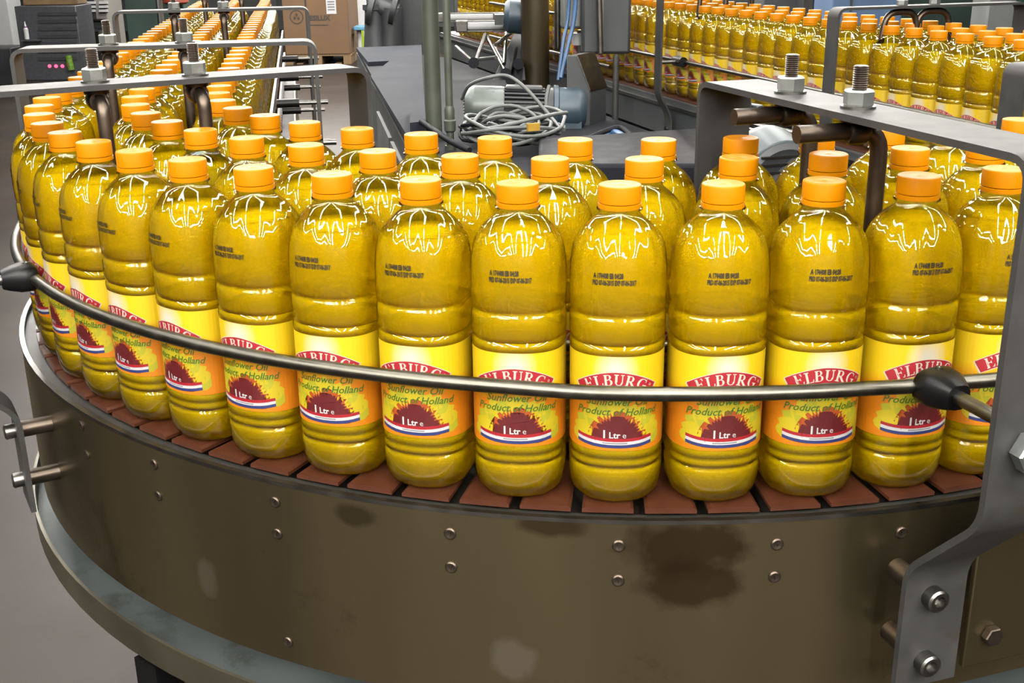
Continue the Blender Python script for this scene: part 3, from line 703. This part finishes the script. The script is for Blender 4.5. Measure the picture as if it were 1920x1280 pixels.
fh = tag(MB().tube([fp(1.9,-.056,.20), fp(3.6,-.056,.20)], .0066, 10).build('return_guide_rail', M['rail'], None, 60), 'steel hand-height tube in front of far return bottles', 'guide rail')
fk = tag(MB().tube([fp(2.0,-.06,.045), fp(3.6,-.06,.045)], .0066, 10).build('return_guide_rail', M['rail'], None, 60), 'low steel tube along the foot of far return bottles', 'guide rail')
# brackets of the return conveyor
def far_portal(l, lb, bolts, zt=.372, leg_bot=-.2):
    t = thing('return_bracket', lb, 'bracket', fp(l, -.13, .34))
    path = [fp(l,-.095,leg_bot), fp(l,-.095,-.05), fp(l,-.135,.02), fp(l,-.135,zt), fp(l,.38,zt), fp(l,.38,-.1)]
    MB().strap(arcpts(path, .02, 4), D2, .045, .006).build('strap', M['strap'], t, 50)
    for o in bolts:
        c = fp(l, o, zt+.003); MB().hexn(c, (0,0,1), .013, .013).build('nut', M['nut'], t, 20)
        thread(c+Vector((0,0,.013)), .03, .006, t)
        MB().tube(arcpts([fp(l,o-.050,.235), fp(l,o-.040,zt-.012), fp(l,o+.040,zt-.012), fp(l,o+.050,.235)], .03, 6), .0075, 12).build('hanger_rod', M['oldsteel'], t, 50)
    for dz in (-.09, -.15):
        MB().lathe([(0,.009),(.008,.009),(.009,.006)], 14, fp(l,-.098,dz), -N2).build('bolt_head', M['steel'], t, 30)
    return t
far_portal(.42, 'flat-bar bracket over return conveyor with two arched hanger rods', (.044,.133), .325)
far_portal(1.4, 'flat-bar bracket with angled foot over the far return bottles', (.044,.133), .372)
t = thing('return_post', 'short dark flat-bar post with rounded top at near end of return conveyor', 'bracket', fp(-.20,-.095,-.2))
MB().strap(arcpts([fp(-.20,-.095,-.2), fp(-.20,-.095,-.05), fp(-.20,-.135,.02), fp(-.20,-.135,.255), fp(-.20,-.09,.255)], .02, 4), D2, .06, .006).build('strap', M['strap'], t, 50)
for dz in (-.09,-.15): MB().lathe([(0,.009),(.008,.009),(.009,.006)], 14, fp(-.20,-.098,dz), -N2).build('bolt_head', M['steel'], t, 30)

# ------------------------------------------------------------------ machine deck inside the loop
DZ = -.09
def dk(u, v, z=DZ): return onz(u, v, z)
dkt = thing('machine_deck', 'stained blue-grey steel machine deck with folded sides', 'machine', dk(900,250))
c = [dk(668,89), dk(1185,330), dk(800,330)]
fb = lambda l: fp(l,-.175,DZ)
c = [c[0], fb(4.0), fb(1.25), c[1], c[2]]
MB().prism([(q.x,q.y,q.z-.02) for q in c], (0,0,.02)).build('deck_plate', M['deck'], dkt, 30)
for i, (a, b_) in enumerate(((c[0],c[4]), (c[4],c[3]), (c[3],c[2]))):
    MB().prism([(a.x,a.y,.02),(b_.x,b_.y,.02),(b_.x,b_.y,b_.z-.03),(a.x,a.y,a.z-.03)], Vector((b_.y-a.y, a.x-b_.x, 0)).normalized()*-.03).build('side_panel', M['panel'], dkt, 30)
# folded blue-grey sheet on its left part
q = [dk(668,89,DZ+.02), dk(790,84,DZ+.02), dk(800,262,DZ+.02), dk(772,268,DZ+.02), dk(695,142,DZ+.02), dk(730,114,DZ+.02), dk(690,116,DZ+.02)]
sh = tag(MB().prism([(p_.x,p_.y,p_.z-.018) for p_ in q], (0,0,.018)).build('folded_sheet', M['plate'], None, 30), 'notched blue-grey sheet steel plate lying on the machine deck', 'plate')
tag(MB().prism([dk(770,222,DZ+.004), dk(800,262,DZ+.004), dk(800,264,DZ+.004), dk(770,268,DZ+.004)], (0,0,.06)).build('corner_angle', M['plate'], None, 30), 'small upright steel angle at the corner of the sheet', 'plate')
# recessed access door in the left side of the deck
a, b_ = c[0], c[4]; dd = (b_-a).normalized(); nl = Vector((dd.y,-dd.x,0)).normalized()
if nl.x > 0: nl = -nl
for k, (t0, t1) in enumerate(((.50,.68),(.70,.92))):
    p0 = a.lerp(b_, t0); p1_ = a.lerp(b_, t1)
    MB().prism([(p0.x,p0.y,.15),(p1_.x,p1_.y,.15),(p1_.x,p1_.y,p1_.z-.10),(p0.x,p0.y,p0.z-.10)], nl*.012).build('access_door', M['grey'], dkt, 30)
# vertical pipes
def pipe(u0, u1, v1, Y, label, mat, name, cat, fl=None, ztop=4.3):
    b0 = at(u0, v1, Y); b1 = at(u1, v1, Y); cc = (b0+b1)/2; r = (b1-b0).length/2
    t = thing(name, label, cat, (cc.x, cc.y, cc.z))
    MB().cyl((cc.x,cc.y,cc.z), (cc.x,cc.y,ztop), r, 24).build('shaft', mat, t, 40)
    MB().lathe([(0,r*1.5),(.012,r*1.5),(.012,r*1.02),(.02,r*1.02)], 24, (cc.x,cc.y,cc.z)).build('base_flange', mat, t, 30)
    return t, cc, r
yD = dk(815,262).y
pipe(800, 830, 262, yD, 'thick weathered green-grey pipe rising from the deck', M['greenpipe'], 'green_pipe', 'pipe')
yC = dk(845,280).y
tC, cC, rC = pipe(838, 852, 280, yC, 'thin conduit with a screw coupling beside the green pipe', M['greenpipe'], 'conduit', 'pipe')
zc = at(846, 218, yC).z
MB().lathe([(-.045,rC*1.15),(-.04,rC*1.55),(-.012,rC*1.6),(-.008,rC*1.35),(.02,rC*1.4),(.03,rC*1.05)], 20, (cC.x,cC.y,zc)).build('coupling', M['greenpipe'], tC, 30)
yK = dk(1000,165).y
tK, cK, rK = pipe(978, 1030, 170, yK, 'broad rust-stained steel column behind the gear motor', M['rustcol'], 'steel_column', 'column')

# gear motor on the deck
yM = dk(980,238).y
mo = thing('gear_motor', 'old gear motor with silver fan cowl, black fins and blue gearbox', 'motor', dk(980,238))
a0 = at(872,198,yM); a1 = at(1098,204,yM); ax = (a1-a0).normalized(); u_ = lambda px: a0 + ax*((at(px,200,yM)-a0).dot(ax))
rM = (at(900,160,yM).z-at(900,236,yM).z)/2
cl_ = (u_(945)-a0).length
MB().lathe([(0,rM*.70),(cl_*.06,rM*.80),(cl_*.16,rM*.96),(cl_*.24,rM),(cl_*.9,rM),(cl_,rM*.97),(cl_*1.01,rM*.8)], 36, a0, ax).build('fan_cowl', M['motor_silver'], mo, 35)
fcg = MB()
for i in range(9): fcg.box(a0 + Vector((0,0,(i-4)*rM*.15)) - ax*.002, (.006, 2*rM*.68*math.sqrt(max(.05,1-((i-4)*.15/.7)**2)), rM*.06), ax=(ax, Vector((0,0,1)).cross(ax).normalized(), Vector((0,0,1))))
fcg.build('fan_grille', M['motor_dark'], mo, 30)
f0, f1 = u_(945), u_(1022); MB().cyl(f0, f1, rM*.78, 30).build('motor_body', M['motor_dark'], mo, 40)
sd = Vector((0,0,1)).cross(ax).normalized(); FINM = None
for i in range(26):
    t = 2*math.pi*i/26 + .1; dr_ = sd*math.cos(t) + Vector((0,0,1))*math.sin(t)
    MB().box((f0+f1)/2 + dr_*rM*.85, ((f1-f0).length, rM*.26, .006), ax=(ax, dr_, ax.cross(dr_))).build('fin', M['motor_dark'], mo, None)
MB().box((f0+f1)/2 + Vector((0,0,rM*.95)), ((f1-f0).length*.9, rM*.9, rM*.22), ax=(ax, sd, Vector((0,0,1)))).build('terminal_box', M['darkgrey'], mo, 30, .006)
MB().lathe([(0,rM*.8),(.01,rM*.98),(.035,rM*.98),(.04,rM*.85)], 30, u_(1020), ax).build('flange', M['motor_dark'], mo, 35)
g0 = u_(1034); MB().lathe([(q*.66, r) for q, r in [(0,rM*.8),(.01,rM*1.12),(.03,rM*1.12),(.035,rM*1.02),(.13,rM*1.02),(.15,rM*.93),(.17,rM*.7)]], 32, g0, ax).build('gearbox', M['motor_blue'], mo, 35)
for i in range(6):
    t = 2*math.pi*i/6+.4; MB().lathe([(0,.008),(.007,.008)], 6, g0+ax*.092+(sd*math.cos(t)+Vector((0,0,1))*math.sin(t))*rM*.8, ax).build('bolt_head', M['motor_dark'], mo, 30)
bz = dk(980,238).z; m_ = (f0+f1)/2
MB().box((m_.x,m_.y+.0,bz+.01), (.20,rM*1.5,.02)).build('foot', M['darkgrey'], mo, 30)
MB().box((g0.x+.045,g0.y,(bz+g0.z-rM)/2+.01), (.10,rM*1.6,max(.03,g0.z-rM-bz+.02))).build('foot', M['motor_blue'], mo, 30)
# folded sheet chain guard
yG = yM + .02
poly = [at(1063,112,yG), at(1085,103,yG), at(1108,172,yG), at(1106,243,yG), at(1076,243,yG), at(1066,170,yG)]
cg = thing('chain_guard', 'folded stainless chain guard beside the blue gearbox', 'machine guard', at(1100,243,yG))
poly = [at(1062,104,yG), at(1083,104,yG), at(1107,170,yG), at(1107,242,yG), at(1062,242,yG)]
MB().prism(poly, (.06,.10,0)).build('guard_shell', M['panel'], cg, 30, .003)
MB().prism([at(1083,103,yG-.004), at(1107,169,yG-.004), at(1107,172,yG-.004), at(1082,106,yG-.004)], (.062,.104,0)).build('guard_edge', M['steel'], cg, 30)
# dark base block in front
q0 = at(1215,300,dk(1100,290).y)
tag(MB().prism([dk(1010,292), dk(1330,270), dk(1330,345), dk(1010,345)], (0,0,.05)).build('base_plinth', M['cable_dark'], None, 30, .01), 'black-blue plinth on the deck in front of the gear motor', 'machine base')

# cables
def coil(cx_, cy_, z, rx, ry, turns, r, seed, lift=.10):
    rr = random.Random(seed); pts = []; n = turns*26
    for i in range(n):
        t = 2*math.pi*i/26; k = .78+.28*math.sin(i*.11+seed)+rr.uniform(-.02,.02)
        pts.append((cx_+rx*k*math.cos(t), cy_+ry*k*math.sin(t), z + r + lift*(i/n) + .02*math.sin(t*1.7+seed)))
    return pts
qc = dk(965, 275) + Vector((0,0,.025)); sx_ = (at(1065,275,qc.y)-at(865,275,qc.y)).length/2
tag(MB().tube(coil(qc.x, qc.y, qc.z, sx_*.92, .17, 9, .006, 1, .06), .0055, 8).build('cable_coil', M['cable'], None, 60), 'tangled coil of grey cable piled in front of the motor', 'cable')
tag(MB().tube(coil(qc.x-.02, qc.y+.03, qc.z, sx_*.86, .15, 6, .006, 4, .03), .0055, 8).build('cable_coil', M['cable_dark'], None, 60), 'dark cable coil lying under the grey cable tangle', 'cable')
def cable(pxs, mat, r, name, lb):
    P = [at(u, v, Y) for u, v, Y in pxs]; out = []
    for i in range(len(P)-1):
        p0, p1_, p2, p3 = P[max(i-1,0)], P[i], P[i+1], P[min(i+2,len(P)-1)]
        for j in range(8):
            t = j/8; out.append(.5*((2*p1_) + (p2-p0)*t + (2*p0-5*p1_+4*p2-p3)*t*t + (3*p1_-p0-3*p2+p3)*t**3))
    out.append(P[-1]); return tag(MB().tube(out, r, 8).build(name, mat, None, 60), lb, 'cable')
cable([(1085,-140,yM+.1),(1078,20,yM+.1),(1064,90,yM+.08),(1052,146,yM+.05)], M['cable_blue'], .007, 'blue_cable', 'blue cable hanging down to the chain guard')
cable([(1072,-140,yM+.12),(1066,20,yM+.12),(1056,80,yM+.1),(1047,150,yM+.07)], M['cable_blue'], .006, 'blue_cable', 'second blue cable hanging behind the chain guard')
cable([(866,186,yM-.1),(880,160,yM-.15),(915,146,yM-.2),(950,142,yM-.2),(985,165,yM-.25),(1025,210,yM-.3),(1050,240,yM-.4)], M['cable'], .0055, 'grey_cable', 'grey cable looping over the motor cowl down to the tangle')
cable([(790,228,yM-.3),(840,262,yM-.5),(880,282,yM-.6)], M['cable_dark'], .009, 'black_cable', 'black cable running from the pipe to the coil')
cable([(1098,262,yM-.4),(1140,244,yM-.4),(1165,240,yM-.4),(1190,262,yM-.5),(1225,300,yM-.6)], M['cable_dark'], .008, 'black_cable', 'black hose arching past the chain guard')
cable([(1122,262,yM-.4),(1150,248,yM-.4),(1175,262,yM-.5),(1205,295,yM-.6)], M['cable_blue'], .010, 'blue_cable', 'dark blue hose lying beside the plinth')
cable([(1030,160,yM-.2),(1024,190,yM-.22),(1026,232,yM-.25)], M['cable'], .006, 'grey_cable', 'short grey cable between motor flange and gearbox')
qt = at(1000,252,qc.y-.28); tag(MB().box(qt+Vector((0,0,.02)), (.035,.01,.02), .4).build('cable_tag', M['yellowtag'], None, 30), 'small yellow tag on the cable tangle', 'tag')

# pneumatic cylinders and linkage
yP = 5.0
def pcyl(u0, u1, v, rpx, Y, lb):
    a, b_ = at(u0,v,Y), at(u1,v-1,Y); r = (at(0,0,Y)-at(0,rpx,Y)).length; d = (b_-a).normalized()
    t = thing('air_cylinder', lb, 'cylinder', a)
    MB().cyl(a, b_, r*.75, 20).build('barrel', M['white'], t, 40)
    for q in (a, b_): MB().box(q, (.05, 2*r, 2*r), ax=(d, Vector((0,0,1)).cross(d), Vector((0,0,1)))).build('end_block', M['steel'], t, 30, .004)
    for s1 in (-1,1):
        for s2 in (-1,1):
            o = Vector((0,0,1))*r*.85*s1 + Vector((0,0,1)).cross(d)*r*.85*s2; MB().cyl(a+o, b_+o, r*.13, 8).build('tie_rod', M['steel'], t, 40)
    return t
pcyl(866, 975, 49, 11, yP, 'silver air cylinder in front, above the scissor linkage')
pcyl(828, 935, 33, 9, yP+.5, 'silver air cylinder behind, half hidden by the conduit')
lk = thing('scissor_linkage', 'criss-cross steel rods under the silver air cylinders', 'linkage', at(930,150,yP-.3))
for u0,v0,u1,v1 in ((910,64,893,112),(912,68,948,135),(958,62,930,84),(950,60,945,120),(925,85,962,150),(893,112,930,108),(855,88,888,118),(975,70,955,140)):
    MB().cyl(at(u0,v0,yP-.05), at(u1,v1,yP-.3), .008, 8).build('link_rod', M['steel'], lk, 40)
for u, v in ((948,138),(888,118),(958,150),(972,120)):
    MB().cyl(at(u,v,yP-.36), at(u,v,yP-.24), .022, 12).build('pivot', M['cable_dark'], lk, 40)
MB().prism([at(925,150,yP-.3), at(985,150,yP-.3), at(978,60,yP-.05), at(966,60,yP-.05)], (0,.06,0)).build('side_plate', M['darkgrey'], lk, 30)
# pump standpipe with flange valve
yV = dk(720,84).y+.3
pv = thing('valve_stand', 'grey standpipe with bolted valve flanges behind the deck', 'valve', at(705,90,yV))
vb = at(705,90,yV); vr = (at(724,60,yV)-at(690,60,yV)).length/2
MB().lathe([(0,vr*1.35),(.10,vr*1.2),(.25,vr),(at(705,20,yV).z-vb.z,vr),(at(705,18,yV).z-vb.z,vr*1.25),(at(705,8,yV).z-vb.z,vr*1.25),(at(705,6,yV).z-vb.z,vr*.8),(at(705,-30,yV).z-vb.z,vr*.8)], 24, vb).build('standpipe', M['panel'], pv, 30)
MB().cyl(at(690,4,yV), at(745,26,yV), .06, 16).build('branch_pipe', M['panel'], pv, 40)
for u in (692, 735): MB().lathe([(0,.10),(.03,.10)], 20, at(u,14,yV-.05), (1,0,-.3)).build('flange', M['panel'], pv, 30)
MB().box(at(762,45,yV+.2), (.40,.25,1.1)).build('pump_housing', M['darkgrey'], pv, 30, .02)
MB().cyl(at(733,85,yV), at(733,14,yV), .07, 20).build('pump_leg', M['panel'], pv, 40)
pk = at(735,60,yV+.6); tag(MB().box(pk, (.22,.2,1.0)).build('steel_cover', M['grey'], None, 30, .02), 'pale pinkish-grey steel cover behind the valve stand', 'cover')

# machines and panels seen behind
def boxat(u0, u1, v0, v1, Y, depth, mat, name, lb, cat, to_floor=False, bev=.01, build=True):
    a = at(u0, v0, Y); b_ = at(u1, v1, Y); zb = 0. if to_floor else b_.z
    t = thing(name, lb, cat, ((a.x+b_.x)/2, Y+depth/2, zb))
    MB().box(((a.x+b_.x)/2, Y+depth/2, (a.z+zb)/2), (abs(b_.x-a.x), depth, a.z-zb)).build('casing', mat, t, 30, bev)
    return t
yE = 3.95
t = boxat(1092, 1182, -60, 101, yE, .07, M['panel'], 'control_enclosure', 'stained dark grey enclosure hanging over the far conveyor end', 'enclosure')
for u in (1128,):
    MB().box((at(u,20,yE-.012)), (.012,.02,.26)).build('conduit', M['steel'], t, 30)
MB().cyl(at(1122,-60,yE-.05), at(1126,100,yE-.05), .010, 10).build('conduit', M['steel'], t, 40)
t = boxat(1052, 1092, -30, 54, yE+.05, .1, M['grey'], 'junction_box', 'light grey junction box behind the blue cables', 'box')
MB().cyl(at(1083,84,yE+.15), at(1083,62,yE+.15), .02, 10).build('cable_gland', M['white'], t, 40)
MB().cyl(at(1088,56,yE+.15), at(1088,112,yE+.15), .012, 8).build('conduit', M['steel'], t, 40)
boxat(1040, 1052, -60, 96, yE+.1, .05, M['steel'], 'upright_post', 'narrow grey upright post beside the rusty column', 'post')
tp = boxat(1150, 1160, 102, 210, 3.90, .02, M['strap'], 'conveyor_post', 'short flat steel post under the far return conveyor', 'post', True)
boxat(1700, 1990, -150, 14, 9.0, .6, M['green'], 'green_machine', 'dark green machine casing behind the return conveyor', 'machine', True)
t = boxat(1572, 1692, -150, 21, 8.4, .5, M['blue'], 'blue_machine', 'blue machine panel behind the return bottles', 'machine', True)
MB().box(at(1602,-60,8.39), (.012,.02,.9)).build('panel_joint', M['darkgrey'], t, None)
boxat(1872, 1900, -150, 55, 7.0, .25, M['grey'], 'grey_column', 'pale grey square column behind the near return bottles', 'column', True)
boxat(1440, 1510, -150, 20, 9.5, .5, M['panel'], 'steel_cabinet', 'grey steel cabinet behind the return bottles', 'cabinet', True)
boxat(1520, 1566, -150, 20, 9.2, .3, M['darkgrey'], 'dark_cabinet', 'dark cabinet between grey cabinet and blue machine', 'cabinet', True)
boxat(1190, 1430, -150, 8, 12.5, .8, M['darkgrey'], 'machine_block', 'dark machinery block far behind the return conveyor', 'machine', True)
boxat(1004, 1060, -160, 40, 13, .8, M['green'], 'green_cabinet', 'green cabinet behind the rusty column', 'cabinet', True)
boxat(845, 1000, -180, 24, 13.5, .8, M['darkgrey'], 'filler_machine', 'dark filling machine beyond the air cylinders', 'machine', True)
boxat(906, 930, -20, 26, 13.1, .4, M['green'], 'green_motor_cover', 'small dark green cover on the filling machine', 'cover')
boxat(862, 900, 10, 26, 13.2, .3, M['grey'], 'pale_cover', 'pale grey cover standing against the filling machine', 'cover', True)
tb = thing('blue_motor', 'blue-grey motor end at the right end of cylinders', 'motor', at(955,30,yP-.12))
MB().lathe([(0,.05),(.02,.07),(.16,.07),(.18,.05)], 20, at(945,28,yP-.12), (1,0,-.1)).build('motor_body', M['motor_blue'], tb, 35)
MB().box(at(955,36,yP-.12), (.12,.08,.04)).build('foot', M['darkgrey'], tb, 30)

# pale blue motor and valve block just behind the curve
yB = 2.45
bm_ = thing('pale_blue_motor', 'pale blue-grey motor with ribbed cowl behind inner lane', 'motor', at(1450,330,yB))
a = at(1490,330,yB); d = Vector((-.55,.80,-.12)).normalized()
MB().lathe([(0,.078),(.004,.084),(.075,.084),(.095,.080),(.11,.066),(.115,.03)], 36, at(1462,332,yB), Vector((-.25,.9,.25))).build('cowl', M['motor_lb'], bm_, 35)
MB().lathe([(-.012,.070),(0,.079),(.003,.079)], 36, at(1462,332,yB), Vector((-.25,.9,.25))).build('cowl_grille', M['motor_dark'], bm_, 35)
gm = MB(); gx = Vector((-.25,.9,.25)).normalized(); gs = gx.cross(Vector((0,0,1))).normalized(); gu = gs.cross(gx)
for i in range(7): gm.box(at(1462,332,yB) - gx*.013 + gu*(i-3)*.018, (.12,.004,.005), ax=(gs, gx, gu))
gm.build('grille_bars', M['steel'], bm_, None)
MB().box(at(1452,345,yB+.05), (.14,.14,.14)).build('foot', M['darkgrey'], bm_, 30)
vbk = thing('valve_block', 'row of grey air valves on a rail behind the curve', 'valve', at(1440,235,2.7))
for i in range(5):
    MB().box(at(1385+i*22, 205+i*9, 2.75), (.020,.07,.05), .5).build('valve', M['motor_lb'] if i < 2 else M['steel'], vbk, 30, .003)
for o in (0, 10, 20): MB().cyl(at(1390,228+o,2.7), at(1560,262+o,2.6), .005, 8).build('slide_rod', M['steel'], vbk, 40)
MB().prism([at(1410,236,2.72), at(1450,228,2.78), at(1500,240,2.78), at(1470,255,2.72)], (0,0,.012)).build('cover', M['grey'], vbk, 30)

# ------------------------------------------------------------------ left background
yX = 15.3
cb_ = thing('carton', 'large brown cardboard carton with round logo standing on pallet', 'carton', at(600,100,yX))
a = at(508,-260,yX); b_ = at(657,101,yX); cw = b_.x-a.x
MB().box(((a.x+b_.x)/2, yX+.5, (a.z+b_.z)/2), (cw, 1.0, a.z-b_.z)).build('box', M['cardboard'], cb_, 30, .006)
def print_on(body, u, v, hpx, Y, mat, par, nm='lettering'):
    sz = (at(u,v,Y)-at(u,v+hpx,Y)).length*1.4; vs, fs = text_polys(body, sz, 0, .004); p_ = at(u, v, Y)
    return MB().add([(p_.x+x, p_.y, p_.z+z) for x, z in vs], fs).build(nm, mat, par, None)
print_on('RESILUX', 596, 38, 9, yX-.003, M['ink'], cb_)
q = at(596, 47, yX-.003); MB().box(q, (.26,.002,.010)).build('printed_line', M['ink'], cb_, None)
rg = MB(); pc_ = at(556,32,yX-.003); ro = (at(569,32,yX)-at(556,32,yX)).length
for i in range(28):
    t0, t1 = 2*math.pi*i/28, 2*math.pi*(i+1)/28
    rg.add([pc_+Vector((r_*math.cos(t),0,r_*math.sin(t))) for t, r_ in ((t0,ro*.84),(t0,ro),(t1,ro),(t1,ro*.84))], [(0,1,2,3)])
for dx, dz in ((-.3,-.15),(.25,-.2),(0,.3)):
    rg.add([pc_+Vector((ro*(dx+.2*math.cos(k*math.pi/4)),0,ro*(dz+.24*math.sin(k*math.pi/4)))) for k in range(8)], [tuple(range(8))])
rg.build('round_logo', M['ink'], cb_, None)
la, lb_ = at(610,-12,yX-.004), at(631,26,yX-.004)
lo_ = MB().box(((la.x+lb_.x)/2, yX-.004, (la.z+lb_.z)/2), (lb_.x-la.x, .004, la.z-lb_.z)).build('paper_label', M['paper'], cb_, None)
for i in range(4):
    z = at(620, 3+i*5, yX-.008).z; MB().box(((la.x+lb_.x)/2, yX-.008, z), ((lb_.x-la.x)*.7, .002, .014)).build('printed_line', M['inkgrey'], lo_, None)
pa = thing('pallet', 'wooden pallet under the cardboard carton', 'pallet', at(600,118,yX))
zt_ = b_.z; pcx = (a.x+b_.x)/2
for i in range(7): MB().box((pcx, yX-.02+.08+i*.155, zt_-.012), (cw*1.04, .10, .022)).build('plank', M['wood'], pa, None)
for i in range(3): MB().box((pcx-cw*.45+i*cw*.45, yX+.5, zt_-.075), (.10, 1.04, .10)).build('block', M['wood'], pa, None)
for i in range(3): MB().box((pcx-cw*.45+i*cw*.45, yX+.5, zt_-.135), (.10, 1.04, .02)).build('plank', M['wood'], pa, None)
for i in range(2): MB().box((pcx-cw*.3+i*cw*.6, yX+.5, max(.01,zt_-.145)/2), (.08,.9,max(.01,zt_-.145))).build('stand_foot', M['wood'], pa, None)

t = boxat(150, 212, -200, 122, 14.0, .6, M['beige'], 'switch_cabinet', 'beige switch cabinet with louvred vents and black handle', 'cabinet', True)
for i in range(2):
    for j in range(3):
        p_ = at(171+i*23, 5+j*7.5, 13.99); MB().box(p_, (.10,.03,.028)).build('louvre', M['white'], t, 30)
        MB().box(p_-Vector((0,-.003,.020)), (.10,.02,.012)).build('louvre_gap', M['black'], t, None)
p_ = at(184,43,13.97)
MB().tube(arcpts([p_+Vector((-.10,.02,.03)), p_+Vector((-.10,-.05,.03)), p_+Vector((.10,-.05,.03)), p_+Vector((.10,.02,.03))], .03, 4), .019, 8).build('handle', M['black'], t, 50)
MB().box(p_+Vector((.005,.02,-.03)), (.20,.03,.075)).build('handle_recess', M['darkgrey'], t, 30)
MB().tube([at(172,22,13.985), at(173,36,13.985)], .010, 6).build('handle_cord', M['black'], t, 50)
MB().tube([at(152,0,13.985), at(158,60,13.985), at(166,112,13.985)], .010, 6).build('edge_seal', M['black'], t, 50)
# dark code printer with lights
yI = 13.0
t = boxat(26, 160, 12, 150, yI, .5, M['printer'], 'code_printer', 'dark grey code printer with three red lights and green vial', 'printer')
MB().box((at(93,80,yI+.25)+Vector((0,0,-.75))), (.10,.10,.5)).build('stand', M['darkgrey'], t, 30)
for i in range(7):
    p_ = at(108, 26+i*14, yI-.004); MB().box(p_, (.42,.02,.035)).build('vent_rib', M['darkgrey'], t, None)
for u in (93,105,117): MB().cyl(at(u,124,yI+.004), at(u,124,yI-.012), .019, 10).build('indicator_light', M['red_led'], t, 40)
v0, v1 = at(128,104,yI-.03), at(134,131,yI-.03); MB().cyl(v0, v1, .036, 14).build('liquid_vial', M['green_lcd'], t, 40)
tb = thing('squeeze_bottle', 'white squeeze bottle with pointed tip and purple band', 'bottle', at(51,74,yI-.06))
b0 = at(51,74,yI-.06); hh = at(51,40,yI-.06).z-b0.z
MB().lathe([(0,.022),(hh*.02,.026),(hh*.58,.026),(hh*.66,.017)], 16, b0).build('bottle_body', M['white'], tb, 30)
MB().lathe([(hh*.66,.018),(hh*.72,.018)], 16, b0).build('band', M['purple'], tb, 30); MB().lathe([(hh*.72,.013),(hh,.004)], 12, b0).build('tip', M['white'], tb, 30)
tag(MB().box(b0+Vector((.04,.0,-.010)), (.20,.10,.014)).build('bottle_shelf', M['printer'], None, 30), 'small dark shelf on the code printer carrying the squeeze bottle', 'shelf')
boxat(-80, 22, -200, 60, 14.4, .4, M['white'], 'white_cabinet', 'white cabinet at the edge beside the code printer', 'cabinet', True)
boxat(-90, 30, 92, 160, 13.4, .5, M['darkgrey'], 'dark_stand', 'dark machine stand below the code printer', 'stand', True)
boxat(40, 146, -12, 9, 13.1, .3, M['wood'], 'cardboard_tray', 'tan tray with papers on top of the code printer', 'tray')
boxat(205, 350, -220, 70, 12.5, .8, M['green'], 'green_press', 'dark green machine behind the straight bottle run', 'machine', True)
boxat(350, 500, -220, 30, 17, .8, M['darkgrey'], 'far_machine', 'dark machine at the far end of the straight run', 'machine', True)
t = thing('red_drum', 'dark red drum on the green machine behind bottles', 'drum', at(330,8,12.3))
MB().lathe([(0,.10),(.02,.13),(.2,.13),(.22,.12)], 20, at(330,8,12.3)).build('drum_shell', M['red'], t, 30)
MB().lathe([(.09,.135),(.11,.135)], 20, at(330,8,12.3)).build('drum_hoop', M['red'], t, 30)
ps = at(303,60,6.0); tps = thing('slim_pole', 'slim grey pole standing beside the straight bottle run', 'pole', (ps.x, ps.y, 0))
MB().cyl((ps.x,ps.y,0),(ps.x,ps.y,2.6), .014, 12).build('shaft', M['steel'], tps, 40); MB().lathe([(0,.07),(.01,.07),(.02,.02)], 16, (ps.x,ps.y,0)).build('base', M['steel'], tps, 30)
# bright patch items beside the carton
boxat(655, 720, -250, 58, 19, .5, M['white'], 'white_door_panel', 'white panel far behind, beside the cardboard carton', 'panel', True)
t = boxat(662, 684, 50, 57, 15.5, .3, M['skyblue'], 'blue_trolley', 'bright blue trolley top beside the carton', 'trolley')
q = at(673,57,15.65); MB().cyl((q.x,q.y,0), q, .03, 12).build('leg', M['white'], t, 40)
q = at(677,76,16.9); tag(MB().lathe([(0,.045),(.35,.045),(.37,.02)], 14, (q.x,q.y,0)).build('lime_canister', M['lime'], None, 30), 'lime green canister beside the blue trolley', 'canister')
